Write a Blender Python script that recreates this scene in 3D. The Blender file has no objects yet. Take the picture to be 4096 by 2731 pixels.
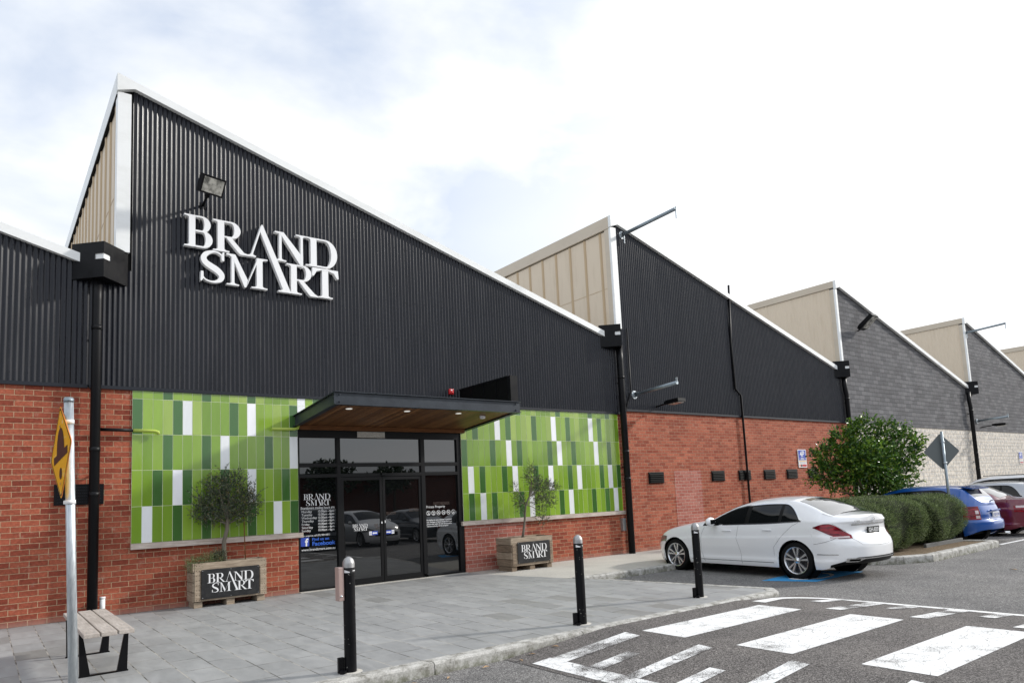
import bpy, bmesh, math, random
import numpy as np
from mathutils import Vector, Matrix

random.seed(7)
rng = np.random.default_rng(7)
S = bpy.context.scene
COL = S.collection
R = math.radians

# ------------------------------------------------------------------ camera
cam = bpy.data.cameras.new('camera')
camo = bpy.data.objects.new('camera', cam)
COL.objects.link(camo)
_y, _p, _r = R(37.2864), R(6.1763), R(-2.7003)
_f = Vector((math.sin(_y)*math.cos(_p), math.cos(_y)*math.cos(_p), math.sin(_p)))
_r0 = Vector((math.cos(_y), -math.sin(_y), 0)); _u0 = _r0.cross(_f)
_rr = math.cos(_r)*_r0 + math.sin(_r)*_u0; _uu = -math.sin(_r)*_r0 + math.cos(_r)*_u0
mw = Matrix(((_rr.x, _uu.x, -_f.x, 0), (_rr.y, _uu.y, -_f.y, -12.82), (_rr.z, _uu.z, -_f.z, 1.5263), (0, 0, 0, 1)))
camo.matrix_world = mw
cam.sensor_width = 36; cam.sensor_fit = 'HORIZONTAL'
cam.lens = 2798.6/4096*36
cam.shift_y = 325.5/4096
cam.clip_start = 0.1; cam.clip_end = 3000
S.camera = camo
S.render.resolution_x = 1024; S.render.resolution_y = 682

# ------------------------------------------------------------------ light
SUNV = Vector((2.4, -1.0, 1.32)).normalized()
sun = bpy.data.lights.new('sun', 'SUN'); suno = bpy.data.objects.new('sun', sun); COL.objects.link(suno)
sun.energy = 1.75; sun.angle = R(4.0); sun.color = (1.0, 0.96, 0.9)
suno.rotation_euler = SUNV.to_track_quat('Z', 'Y').to_euler()
suno.location = (30, -30, 40)
elev = math.asin(SUNV.z); azim = math.atan2(SUNV.x, SUNV.y)

W = bpy.data.worlds.new('World'); S.world = W; W.use_nodes = True
nt = W.node_tree; nt.nodes.clear()
def wn(t, **k):
    n = nt.nodes.new(t)
    for a, b in k.items(): setattr(n, a, b)
    return n
out = wn('ShaderNodeOutputWorld'); bg = wn('ShaderNodeBackground'); sky = wn('ShaderNodeTexSky')
sky.sky_type = 'NISHITA'; sky.sun_disc = False; sky.sun_elevation = elev; sky.sun_rotation = azim
sky.air_density = 1.0; sky.dust_density = 2.0; sky.ozone_density = 1.0
tc = wn('ShaderNodeTexCoord')
# cloud layer: thick bright cloud with thinner bluish gaps
nz = wn('ShaderNodeTexNoise'); nz.inputs['Scale'].default_value = 2.6; nz.inputs['Detail'].default_value = 6; nz.inputs['Roughness'].default_value = .52; nz.inputs['Distortion'].default_value = .25
mp = wn('ShaderNodeMapping'); mp.inputs['Scale'].default_value = (1.0, 1.0, 2.2); mp.inputs['Location'].default_value = (0.35, 1.9, 0.3)
nt.links.new(tc.outputs['Generated'], mp.inputs['Vector']); nt.links.new(mp.outputs['Vector'], nz.inputs['Vector'])
cr = wn('ShaderNodeValToRGB'); cr.color_ramp.elements[0].position = .40; cr.color_ramp.elements[0].color = (0, 0, 0, 1)
cr.color_ramp.elements[1].position = .58; cr.color_ramp.elements[1].color = (1, 1, 1, 1)
nt.links.new(nz.outputs['Fac'], cr.inputs['Fac'])
# clouds get thicker (no gaps) towards the sun side (+X)
sx = wn('ShaderNodeSeparateXYZ'); nt.links.new(tc.outputs['Generated'], sx.inputs[0])
thick = wn('ShaderNodeMapRange'); thick.inputs[1].default_value = .40; thick.inputs[2].default_value = .80; thick.inputs[3].default_value = 0; thick.inputs[4].default_value = 1
nt.links.new(sx.outputs['X'], thick.inputs[0])
mx = wn('ShaderNodeMath', operation='MAXIMUM'); nt.links.new(cr.outputs['Color'], mx.inputs[0]); nt.links.new(thick.outputs[0], mx.inputs[1])
nz2 = wn('ShaderNodeTexNoise'); nz2.inputs['Scale'].default_value = 3.1; nz2.inputs['Detail'].default_value = 5; nz2.inputs['Roughness'].default_value = .5
mp2 = wn('ShaderNodeMapping'); mp2.inputs['Scale'].default_value = (1, 1, 3.0)
nt.links.new(tc.outputs['Generated'], mp2.inputs['Vector']); nt.links.new(mp2.outputs['Vector'], nz2.inputs['Vector'])
cc = wn('ShaderNodeValToRGB'); cc.color_ramp.elements[0].position = .3; cc.color_ramp.elements[0].color = (5.3, 5.55, 5.85, 1)
cc.color_ramp.elements[1].position = .7; cc.color_ramp.elements[1].color = (6.7, 6.8, 6.9, 1)
nt.links.new(nz2.outputs['Fac'], cc.inputs['Fac'])
bright = wn('ShaderNodeMixRGB'); bright.inputs['Color2'].default_value = (7.6, 7.6, 7.65, 1); thf = wn('ShaderNodeMath', operation='MULTIPLY'); thf.inputs[1].default_value = .75; nt.links.new(thick.outputs[0], thf.inputs[0]); nt.links.new(thf.outputs[0], bright.inputs['Fac']); nt.links.new(cc.outputs['Color'], bright.inputs['Color1'])
# thin veil colour in the gaps: sky blue lifted by haze
veil = wn('ShaderNodeMixRGB'); veil.inputs['Fac'].default_value = .72; veil.inputs['Color2'].default_value = (4.8, 5.3, 6.2, 1)
nt.links.new(sky.outputs['Color'], veil.inputs['Color1'])
mixs = wn('ShaderNodeMixRGB'); nt.links.new(mx.outputs[0], mixs.inputs['Fac']); nt.links.new(veil.outputs['Color'], mixs.inputs['Color1']); nt.links.new(bright.outputs['Color'], mixs.inputs['Color2'])
away = wn('ShaderNodeMapRange'); away.inputs[1].default_value = -.1; away.inputs[2].default_value = .5; away.inputs[3].default_value = 1.04; away.inputs[4].default_value = .89
nt.links.new(sx.outputs['Y'], away.inputs[0]); dim = wn('ShaderNodeMixRGB', blend_type='MULTIPLY'); dim.inputs['Fac'].default_value = 1
nt.links.new(mixs.outputs['Color'], dim.inputs['Color1']); nt.links.new(away.outputs[0], dim.inputs['Color2']); nt.links.new(dim.outputs['Color'], bg.inputs['Color']); bg.inputs['Strength'].default_value = .1
nt.links.new(bg.outputs[0], out.inputs[0])

S.view_settings.view_transform = 'Standard'; S.view_settings.look = 'None'
S.view_settings.exposure = 0.98; S.view_settings.gamma = 1
S.render.engine = 'CYCLES'
S.cycles.max_bounces = 6

# ------------------------------------------------------------------ materials
MATS = {}
def mat(name, color=(.5, .5, .5), rough=.6, metal=0.0, spec=.5, coat=0.0, coat_rough=.05, emis=None):
    m = bpy.data.materials.new(name); m.use_nodes = True
    b = m.node_tree.nodes['Principled BSDF']
    b.inputs['Base Color'].default_value = (*color, 1); b.inputs['Roughness'].default_value = rough
    b.inputs['Metallic'].default_value = metal; b.inputs['Specular IOR Level'].default_value = spec
    b.inputs['Coat Weight'].default_value = coat; b.inputs['Coat Roughness'].default_value = coat_rough
    if emis: b.inputs['Emission Color'].default_value = (*emis[0], 1); b.inputs['Emission Strength'].default_value = emis[1]
    MATS[name] = m
    return m
class NT:
    def __init__(s, m): s.m = m; s.t = m.node_tree; s.b = s.t.nodes['Principled BSDF']; s.out = [n for n in s.t.nodes if n.type == 'OUTPUT_MATERIAL'][0]
    def n(s, t, **k):
        n = s.t.nodes.new(t)
        for a, b in k.items():
            if a in n.inputs.keys() if False else False: pass
            setattr(n, a, b)
        return n
    def l(s, a, b): s.t.links.new(a, b)
    def coord(s, kind='Object', scale=None, swiz=None):
        tcn = s.n('ShaderNodeTexCoord'); o = tcn.outputs[kind]
        if swiz:
            sp = s.n('ShaderNodeSeparateXYZ'); s.l(o, sp.inputs[0]); cb = s.n('ShaderNodeCombineXYZ')
            for i, c in enumerate(swiz):
                if c in 'XYZ': s.l(sp.outputs[c], cb.inputs[i])
            o = cb.outputs[0]
        if scale:
            mpn = s.n('ShaderNodeMapping'); mpn.inputs['Scale'].default_value = scale; s.l(o, mpn.inputs[0]); o = mpn.outputs[0]
        return o
    def noise(s, vec, scale, detail=4, rough=.55, dist=0):
        n = s.n('ShaderNodeTexNoise'); n.inputs['Scale'].default_value = scale; n.inputs['Detail'].default_value = detail
        n.inputs['Roughness'].default_value = rough; n.inputs['Distortion'].default_value = dist
        if vec is not None: s.l(vec, n.inputs['Vector'])
        return n.outputs['Fac']
    def ramp(s, fac, stops):
        r = s.n('ShaderNodeValToRGB'); e = r.color_ramp.elements
        while len(e) < len(stops): e.new(.5)
        for el, (p, c) in zip(e, stops):
            el.position = p; el.color = (*c, 1) if len(c) == 3 else c
        s.l(fac, r.inputs['Fac']); return r.outputs['Color']
    def mix(s, fac, a, b, mode='MIX'):
        m = s.n('ShaderNodeMixRGB', blend_type=mode)
        for i, v in ((0, fac), (1, a), (2, b)):
            if isinstance(v, (int, float)): m.inputs[i].default_value = v if i == 0 else (v, v, v, 1)
            elif isinstance(v, tuple): m.inputs[i].default_value = (*v, 1)
            else: s.l(v, m.inputs[i])
        return m.outputs['Color']
    def math(s, op, a, b=None):
        m = s.n('ShaderNodeMath', operation=op)
        for i, v in ((0, a), (1, b)):
            if v is None: continue
            if isinstance(v, (int, float)): m.inputs[i].default_value = v
            else: s.l(v, m.inputs[i])
        return m.outputs[0]
    def bump(s, h, dist=.01, strength=1.0, prev=None):
        b = s.n('ShaderNodeBump'); b.inputs['Strength'].default_value = strength; b.inputs['Distance'].default_value = dist
        s.l(h, b.inputs['Height'])
        if prev is not None: s.l(prev, b.inputs['Normal'])
        s.l(b.outputs[0], s.b.inputs['Normal']); return b.outputs[0]
    def col(s, c): s.l(c, s.b.inputs['Base Color'])
    def rgh(s, c): s.l(c, s.b.inputs['Roughness'])

def brick_mat(name, c1, c2, mortar, bw=.24, rh=.086, ms=.011, dirt=None, swiz='XZ0', bumpd=.008, tone=.35, offz=0.0):
    m = mat(name, c1, .85, spec=.2); t = NT(m)
    v = t.coord('Object', swiz=swiz)
    wob = t.n('ShaderNodeTexNoise'); wob.inputs['Scale'].default_value = 9; t.l(v, wob.inputs['Vector'])
    off = t.n('ShaderNodeVectorMath', operation='SCALE'); off.inputs['Scale'].default_value = .007; t.l(wob.outputs['Color'], off.inputs[0])
    va = t.n('ShaderNodeVectorMath', operation='ADD'); t.l(v, va.inputs[0]); t.l(off.outputs[0], va.inputs[1]); v2 = va.outputs[0]
    b = t.n('ShaderNodeTexBrick'); b.offset = .5; b.squash = 1
    b.inputs['Scale'].default_value = 1; b.inputs['Brick Width'].default_value = bw; b.inputs['Row Height'].default_value = rh
    b.inputs['Mortar Size'].default_value = ms*.5; b.inputs['Mortar Smooth'].default_value = .25; b.inputs['Bias'].default_value = 0
    b.inputs['Color1'].default_value = (0, 0, 0, 1); b.inputs['Color2'].default_value = (1, 1, 1, 1); b.inputs['Mortar'].default_value = (.5, .5, .5, 1)
    t.l(v2, b.inputs['Vector'])
    base = t.ramp(b.outputs['Color'], [(0, c1), (1, c2)])
    n1 = t.noise(v, 1.1, 5, .6); n2 = t.noise(v, 24, 4, .7); n3 = t.noise(v, 110, 2, .6)
    base = t.mix(tone, base, t.ramp(n2, [(.3, (.35, .35, .35)), (.7, (1.5, 1.5, 1.5))]), 'MULTIPLY')
    base = t.mix(.5, base, t.ramp(n1, [(.32, (.72, .66, .64)), (.68, (1.22, 1.18, 1.15))]), 'MULTIPLY')
    mort = t.mix(.6, mortar, t.ramp(n2, [(.3, (.55, .5, .45)), (.7, (1.25, 1.2, 1.15))]), 'MULTIPLY')
    c = t.mix(b.outputs['Fac'], base, mort)
    if dirt: c = dirt(t, v, c, b)
    t.col(c)
    h = t.math('SUBTRACT', 1.0, b.outputs['Fac']); h = t.math('ADD', h, t.math('MULTIPLY', n3, .25)); h = t.math('ADD', h, t.math('MULTIPLY', n2, .3))
    t.bump(h, bumpd, 1.0)
    return m
def scuff(t, v, c, b):   # pale efflorescence low on the wall
    n = t.noise(v, 5.5, 6, .7); f = t.ramp(n, [(.58, (0, 0, 0)), (.78, (.6, .6, .6))])
    c = t.mix(f, c, (.50, .36, .28))
    sp = t.n('ShaderNodeSeparateXYZ'); t.l(v, sp.inputs[0])
    low = t.n('ShaderNodeMapRange'); low.inputs[1].default_value = .0; low.inputs[2].default_value = .12; low.inputs[3].default_value = .5; low.inputs[4].default_value = 0
    t.l(sp.outputs['Y'], low.inputs[0])
    return t.mix(low.outputs[0], c, (.40, .27, .22))
M_brick = brick_mat('red_brick', (.205, .045, .027), (.375, .106, .060), (.45, .31, .20), dirt=scuff, ms=.0115, tone=.5)
M_brick2 = brick_mat('bright_red_brick', (.26, .060, .034), (.43, .133, .078), (.46, .32, .22), dirt=scuff, ms=.011, tone=.5)
M_brick3 = brick_mat('infill_red_brick', (.34, .10, .072), (.44, .17, .13), (.60, .48, .42), dirt=scuff)
M_brickdark = brick_mat('dark_brick', (.10, .035, .022), (.15, .05, .035), (.2, .15, .12))
M_greybrick = brick_mat('grey_painted_block', (.105, .107, .114), (.165, .167, .175), (.060, .062, .067), bw=.40, rh=.165, ms=.015, bumpd=.03, tone=.2)
def blotch(t, v, c, b):
    mpn = t.n('ShaderNodeMapping'); mpn.inputs['Scale'].default_value = (3.4, 2.2, 1); t.l(v, mpn.inputs[0])
    n = t.noise(mpn.outputs[0], 2.4, 6, .72, .4)
    f = t.ramp(n, [(.44, (0, 0, 0)), (.56, (1, 1, 1))])
    g = t.mix(f, (.74, .68, .59), (.36, .355, .345))
    g = t.mix(t.math('MULTIPLY', b.outputs['Fac'], .75), g, (.72, .62, .48))
    return t.mix(.8, c, g)
M_creambrick = brick_mat('blotchy_cream_block', (.60, .56, .50), (.70, .65, .59), (.66, .56, .44), bw=.40, rh=.165, ms=.016, dirt=blotch, bumpd=.015)

def speck(name, base, var, rough=.9, s1=300, s2=2.0, bumpd=.003, sp=.2):
    m = mat(name, base, rough, spec=sp); t = NT(m); v = t.coord('Object')
    a = t.noise(v, s1, 2, .7); b_ = t.noise(v, s2, 5, .6); c_ = t.noise(v, s1*.25, 2, .6)
    d = tuple(x*(1-var) for x in base); u = tuple(x*(1+var) for x in base)
    c = t.ramp(a, [(.3, d), (.7, u)])
    c = t.mix(.6, c, t.ramp(b_, [(.3, (.82, .82, .82)), (.7, (1.15, 1.15, 1.14))]), 'MULTIPLY')
    c = t.mix(.6, c, t.ramp(c_, [(.3, (.75, .75, .75)), (.7, (1.3, 1.3, 1.3))]), 'MULTIPLY')
    t.col(c); t.bump(t.math('ADD', a, c_), bumpd, .8); return m
def asphalt(name, base, blob):
    m = mat(name, base, .9, spec=.2); t = NT(m); v = t.coord('Object')
    vo = t.n('ShaderNodeTexVoronoi'); vo.inputs['Scale'].default_value = 120; t.l(v, vo.inputs['Vector'])
    g = t.n('ShaderNodeRGBToBW'); t.l(vo.outputs['Color'], g.inputs[0])
    c = t.ramp(g.outputs[0], [(.15, tuple(x*.42 for x in base)), (.5, base), (.9, tuple(x*2.1 for x in blob))])
    c = t.mix(.75, c, t.ramp(t.noise(v, 1.3, 6, .62), [(.3, (.78, .78, .78)), (.7, (1.18, 1.17, 1.15))]), 'MULTIPLY')
    c = t.mix(.8, c, t.ramp(t.noise(v, 30, 3, .6), [(.3, (.78, .78, .78)), (.7, (1.22, 1.22, 1.22))]), 'MULTIPLY')
    c = t.mix(.7, c, t.ramp(t.noise(v, .45, 6, .7, .6), [(.34, (.80, .80, .81)), (.5, (1, 1, 1)), (.7, (1.12, 1.11, 1.09))]), 'MULTIPLY')
    sp_ = t.n('ShaderNodeTexVoronoi'); sp_.inputs['Scale'].default_value = .9; t.l(v, sp_.inputs['Vector']); c = t.mix(t.ramp(sp_.outputs['Distance'], [(.03, (.5, .5, .5)), (.10, (0, 0, 0))]), c, (.045, .043, .042))
    t.col(c); t.bump(vo.outputs['Distance'], .006, .9); return m
M_asphalt = asphalt('asphalt', (.165, .160, .157), (.185, .18, .175))
M_asphalt2 = asphalt('crossing_asphalt', (.128, .118, .113), (.15, .14, .133))
M_conc = speck('concrete_path', (.47, .45, .41), .12, .85, 160, .9)
def kerbmat():
    m = mat('kerb_concrete', (.45, .44, .40), .85, spec=.2); t = NT(m); v = t.coord('Object')
    n = t.noise(v, 7, 6, .72); s = t.noise(v, 60, 3, .6)
    c = t.ramp(n, [(.36, (.20, .19, .165)), (.52, (.46, .45, .42)), (.7, (.60, .59, .56))])
    c = t.mix(.7, c, t.ramp(s, [(.35, (.7, .7, .7)), (.65, (1.12, 1.12, 1.12))]), 'MULTIPLY')
    sp = t.n('ShaderNodeSeparateXYZ'); t.l(v, sp.inputs[0])
    low = t.n('ShaderNodeMapRange'); low.inputs[1].default_value = -.11; low.inputs[2].default_value = -.02; low.inputs[3].default_value = .8; low.inputs[4].default_value = 0
    t.l(sp.outputs['Z'], low.inputs[0]); n2 = t.noise(v, 13, 5, .7); f = t.math('MULTIPLY', low.outputs[0], t.ramp(n2, [(.38, (0, 0, 0)), (.58, (1, 1, 1))]))
    c = t.mix(f, c, (.13, .135, .085)); t.col(c); t.bump(s, .006, .6); return m
M_kerb = kerbmat()
def paving():
    m = mat('bluestone_paving', (.3, .3, .3), .7, spec=.3); t = NT(m); v = t.coord('Object', swiz='YX0')
    mpn = t.n('ShaderNodeMapping'); mpn.inputs['Location'].default_value = (.07, -.04, 0); t.l(v, mpn.inputs[0]); v2 = mpn.outputs[0]
    b = t.n('ShaderNodeTexBrick'); b.offset = .5; b.offset_frequency = 5
    for k, x in (('Scale', 1), ('Brick Width', .604), ('Row Height', .3125), ('Mortar Size', .006), ('Mortar Smooth', .1), ('Bias', 0)): b.inputs[k].default_value = x
    b.inputs['Color1'].default_value = (0, 0, 0, 1); b.inputs['Color2'].default_value = (1, 1, 1, 1); b.inputs['Mortar'].default_value = (.5, .5, .5, 1)
    t.l(v2, b.inputs['Vector'])
    base = t.ramp(b.outputs['Color'], [(0, (.225, .222, .210)), (.10, (.282, .284, .283)), (.6, (.306, .308, .306)), (1, (.335, .337, .334))])
    st = t.n('ShaderNodeMapping'); st.inputs['Scale'].default_value = (1.2, 3.4, 1); st.inputs['Rotation'].default_value = (0, 0, .5); t.l(v, st.inputs[0])
    n = t.noise(st.outputs[0], 1.9, 7, .65, .8); n2 = t.noise(v, 120, 2, .6)
    base = t.mix(.6, base, t.ramp(n, [(.33, (.78, .79, .8)), (.66, (1.15, 1.15, 1.14))]), 'MULTIPLY')
    base = t.mix(.4, base, t.ramp(n2, [(.3, (.85, .85, .85)), (.7, (1.12, 1.12, 1.12))]), 'MULTIPLY')
    mort = t.ramp(t.noise(v, 3, 3, .6), [(.42, (.09, .088, .08)), (.58, (.40, .38, .34))])
    g2 = t.noise(v, 2.6, 7, .75, .5); base = t.mix(t.ramp(g2, [(.60, (0, 0, 0)), (.78, (.45, .45, .45))]), base, (.16, .155, .145))
    gv = t.n('ShaderNodeTexVoronoi'); gv.inputs['Scale'].default_value = 2.3; t.l(v, gv.inputs['Vector']); base = t.mix(t.ramp(gv.outputs['Distance'], [(.03, (.55, .55, .55)), (.05, (0, 0, 0))]), base, (.12, .12, .115))
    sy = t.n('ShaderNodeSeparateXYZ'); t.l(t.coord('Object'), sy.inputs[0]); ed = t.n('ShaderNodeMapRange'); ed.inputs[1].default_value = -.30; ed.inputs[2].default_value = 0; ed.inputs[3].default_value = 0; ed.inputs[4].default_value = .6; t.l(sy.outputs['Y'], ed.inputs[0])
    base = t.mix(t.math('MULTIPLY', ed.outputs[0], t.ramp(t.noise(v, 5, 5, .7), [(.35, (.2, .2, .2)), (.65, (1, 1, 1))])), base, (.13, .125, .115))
    t.col(t.mix(b.outputs['Fac'], base, mort))
    t.rgh(t.ramp(n, [(.3, (.5, .5, .5)), (.7, (.75, .75, .75))]))
    t.bump(t.math('SUBTRACT', t.math('MULTIPLY', n, .25), b.outputs['Fac']), .003, .7); return m
M_paving = paving()
def roadpaint(name, wear, col=(.80, .80, .79)):
    m = mat(name, col, .75, spec=.25); t = NT(m); v = t.coord('Object')
    wv = t.n('ShaderNodeTexNoise'); wv.inputs['Scale'].default_value = 5; wv.inputs['Detail'].default_value = 4; t.l(v, wv.inputs['Vector'])
    sc = t.n('ShaderNodeVectorMath', operation='SCALE'); sc.inputs['Scale'].default_value = .16; t.l(wv.outputs['Color'], sc.inputs[0])
    ad = t.n('ShaderNodeVectorMath', operation='ADD'); t.l(v, ad.inputs[0]); t.l(sc.outputs[0], ad.inputs[1])
    vo = t.n('ShaderNodeTexVoronoi'); vo.feature = 'DISTANCE_TO_EDGE'; vo.inputs['Scale'].default_value = 4.6; t.l(ad.outputs[0], vo.inputs['Vector'])
    vo2 = t.n('ShaderNodeTexVoronoi'); vo2.feature = 'DISTANCE_TO_EDGE'; vo2.inputs['Scale'].default_value = 16; t.l(ad.outputs[0], vo2.inputs['Vector'])
    big = t.ramp(t.noise(v, 1.7, 3, .5), [(.40, (0, 0, 0)), (.60, (1, 1, 1))])
    cr1 = t.ramp(vo.outputs['Distance'], [(.002, (.9, .9, .9)), (.013, (0, 0, 0))])
    cr2 = t.mix(1.0, t.ramp(vo2.outputs['Distance'], [(.003, (.7, .7, .7)), (.020, (0, 0, 0))]), big, 'MULTIPLY')
    cr = t.mix(1.0, cr1, cr2, 'ADD')
    g = t.noise(v, 130, 3, .75); w_ = t.noise(v, 2.2, 5, .6)
    thr = t.math('ADD', t.math('MULTIPLY', w_, .55), t.math('MULTIPLY', g, .55))
    worn = t.ramp(thr, [(.50-wear, (1, 1, 1)), (.57-wear, (0, 0, 0))]) if False else t.ramp(thr, [(wear, (1, 1, 1)), (wear+.05, (0, 0, 0))])
    f = t.mix(1.0, cr, worn, 'ADD')
    ccx = t.mix(.4, col, t.ramp(w_, [(.3, (.8, .8, .79)), (.7, (1.05, 1.05, 1.05))]), 'MULTIPLY')
    t.col(t.mix(f, ccx, (.085, .078, .074))); return m
M_zebra = roadpaint('worn_white_road_paint', .44)
M_tooth = roadpaint('faded_white_road_paint', .50)
M_bluepaint = roadpaint('blue_road_paint', .36, (.05, .33, .68))
M_line = roadpaint('white_line_paint', .40)

M_clad = mat('black_corrugated_steel', (.020, .022, .030), .22, spec=.31)
t = NT(M_clad); v = t.coord('Object', scale=(1, 1, .12)); t.rgh(t.ramp(t.noise(v, 6, 5, .65), [(.3, (.22, .22, .22)), (.7, (.34, .34, .34))]))
dst = t.ramp(t.noise(t.coord('Object', scale=(5, 1, .35)), 2.0, 6, .7), [(.55, (0, 0, 0)), (.85, (.55, .55, .55))])
t.col(t.mix(dst, t.ramp(t.noise(v, 3, 5, .65), [(.3, (.006, .007, .012)), (.7, (.014, .015, .021))]), (.07, .068, .065)))
M_flash = mat('dark_flashing', (.014, .016, .022), .4, spec=.3)
def whitemetal(name, c, dirtc):
    m = mat(name, c, .45, spec=.4); t = NT(m); v = t.coord('Object', scale=(.6, .6, 1.6))
    t.col(t.mix(t.ramp(t.noise(v, 1.7, 6, .7), [(.45, (0, 0, 0)), (.75, (.5, .5, .5))]), c, dirtc)); return m
M_fascia = whitemetal('white_fascia', (.80, .81, .80), (.62, .62, .59))
M_roof = whitemetal('grey_roof_sheet', (.45, .46, .46), (.35, .35, .34))
def ribbed(name, c, c2, period, duty, depth=.02, stain=True):
    m = mat(name, c, .55, spec=.35); t = NT(m); v = t.coord('Object', scale=(1, 3, .4))
    n = t.noise(v, 2.2, 6, .7)
    t.col(t.mix(t.ramp(n, [(.5, (0, 0, 0)), (.74, (.55, .55, .55))]), c, c2)); return m
M_beige = ribbed('beige_cladding', (.66, .555, .425), (.52, .42, .30), .6, .1)
M_beigerib = mat('tan_cladding_rib', (.50, .375, .235), .55, spec=.3)
M_beige2 = whitemetal('tan_trim', (.55, .475, .375), (.46, .38, .29))
M_black = mat('black_painted_steel', (.004, .004, .005), .38, spec=.17)
t = NT(M_black); v = t.coord('Object'); t.rgh(t.ramp(t.noise(v, 5, 5, .7), [(.3, (.3, .3, .3)), (.7, (.55, .55, .55))]))
M_blackmatt = mat('matt_black', (.003, .003, .003), .7, spec=.1)
M_pipe = mat('black_downpipe', (.005, .005, .006), .42, spec=.2)
M_beam = mat('dark_grey_steel_beam', (.035, .043, .055), .38, spec=.35)
t = NT(M_beam); v = t.coord('Object'); t.col(t.ramp(t.noise(v, 4, 6, .7), [(.3, (.016, .021, .029)), (.72, (.036, .044, .055))]))
M_glass = mat('dark_tinted_glass', (.004, .0045, .005), .012, spec=1.0, coat=.6, coat_rough=.01)
M_frame = mat('black_door_frame', (.004, .004, .0045), .4, spec=.25)
def timber(name, c1, c2, sc=(1, 12, 12), rough=.7, knots=False):
    m = mat(name, c1, rough, spec=.25); t = NT(m); v = t.coord('Object', scale=sc)
    n = t.noise(v, 3, 7, .7, .6); big = t.noise(t.coord('Object'), 3.1, 4, .6)
    c = t.ramp(n, [(.28, c1), (.72, c2)])
    c = t.mix(.6, c, t.ramp(big, [(.3, (.7, .68, .66)), (.7, (1.2, 1.2, 1.2))]), 'MULTIPLY')
    t.col(c); t.bump(n, .003, .6); return m
M_sill = timber('weathered_pale_timber', (.33, .25, .20), (.62, .56, .51), (1.2, 14, 14))
M_crate = timber('weathered_grey_timber', (.17, .125, .085), (.48, .395, .30), (1.3, 1.3, 16))
M_crate2 = timber('brown_weathered_timber', (.075, .05, .033), (.36, .28, .2), (1.3, 1.3, 16))
M_bench = timber('bench_timber', (.31, .27, .235), (.55, .50, .455), (14, 1.0, 14))
def soffit():
    m = mat('timber_soffit', (.16, .07, .025), .45, spec=.3); t = NT(m); v = t.coord('Object', swiz='XY0')
    b = t.n('ShaderNodeTexBrick'); b.offset = 0
    for k, x in (('Scale', 1), ('Brick Width', .085), ('Row Height', 9), ('Mortar Size', .003), ('Mortar Smooth', .1), ('Bias', 0)): b.inputs[k].default_value = x
    b.inputs['Color1'].default_value = (0, 0, 0, 1); b.inputs['Color2'].default_value = (1, 1, 1, 1); t.l(v, b.inputs['Vector'])
    c = t.ramp(b.outputs['Color'], [(0, (.10, .040, .015)), (1, (.235, .11, .042))])
    st = t.coord('Object', scale=(14, 1, 14)); c = t.mix(.6, c, t.ramp(t.noise(st, 3, 5, .6), [(.3, (.7, .7, .7)), (.7, (1.25, 1.25, 1.25))]), 'MULTIPLY')
    t.col(t.mix(b.outputs['Fac'], c, (.015, .008, .004))); t.bump(t.math('SUBTRACT', 1.0, b.outputs['Fac']), .006, 1); return m
M_soffit = soffit()
M_timberbeam = timber('stained_timber_beam', (.10, .038, .014), (.2, .085, .03), (1.5, 12, 12))
M_letter = mat('white_sign_letter', (.82, .82, .82), .4, spec=.4)
M_decal = mat('white_lettering', (.75, .75, .75), .6)
M_decaldim = mat('dim_brown_lettering', (.07, .045, .035), .7)
M_blue = mat('blue_sign_panel', (.02, .06, .40), .45)
M_fbblue = mat('bright_blue_lettering', (.015, .10, .50), .5)
M_board = mat('black_sign_board', (.012, .012, .013), .5, spec=.4)
t = NT(M_board); v = t.coord('Object'); t.col(t.ramp(t.noise(v, 9, 6, .7), [(.45, (.009, .009, .010)), (.8, (.035, .034, .033))]))
def galv(name, c1, c2):
    m = mat(name, c1, .42, metal=.75, spec=.5); t = NT(m); v = t.coord('Object', scale=(6, 6, .8))
    n = t.noise(v, 8, 5, .7); t.col(t.ramp(n, [(.3, c1), (.7, c2)])); t.rgh(t.ramp(n, [(.3, (.35, .35, .35)), (.7, (.6, .6, .6))])); return m
M_galv = galv('galvanised_steel', (.38, .42, .45), (.68, .72, .74))
M_galvdull = galv('dull_galvanised_steel', (.20, .24, .27), (.34, .39, .42))
M_steel = galv('brushed_steel', (.28, .28, .28), (.48, .48, .48))
M_edge = mat('dark_grey_edging', (.12, .12, .115), .8)
M_pinkbox = mat('pinkish_grey_steel', (.42, .31, .28), .4, metal=.2)
M_yellow = mat('yellow_sign_face', (.83, .43, .012), .35, spec=.4)
t = NT(M_yellow); v = t.coord('Object', scale=(1, 1, 7)); t.col(t.ramp(t.noise(v, 3, 2, .5, .5), [(.4, (.82, .42, .010)), (.62, (.80, .42, .014)), (.68, (.85, .52, .10))]))
M_orange = mat('orange_sign_edge', (.75, .16, .04), .5)
M_signink = mat('dark_brown_sign_ink', (.035, .010, .008), .5)
M_signback = mat('grey_sign_back', (.13, .145, .145), .5, metal=.3)
M_red = mat('red_plastic', (.50, .012, .016), .3, spec=.5)
M_white = mat('white_plastic', (.75, .75, .75), .45)
M_lime = mat('lime_painted_pipe', (.40, .50, .08), .35, spec=.5)
M_lens = mat('floodlight_glass', (.32, .31, .28), .15, spec=.6)
t = NT(M_lens); v = t.coord('Object'); t.col(t.ramp(t.noise(v, 9, 3, .6), [(.35, (.10, .10, .09)), (.6, (.42, .41, .37))]))
M_downlight = mat('white_downlight', (.8, .8, .8), .4, emis=((1, .97, .9), .25))
M_soil = speck('garden_soil', (.17, .125, .08), .5, .95, 60, 2.5, .02)
M_bark = timber('grey_bark', (.10, .085, .065), (.24, .21, .17), (8, 8, 1.2), .9)
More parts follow.
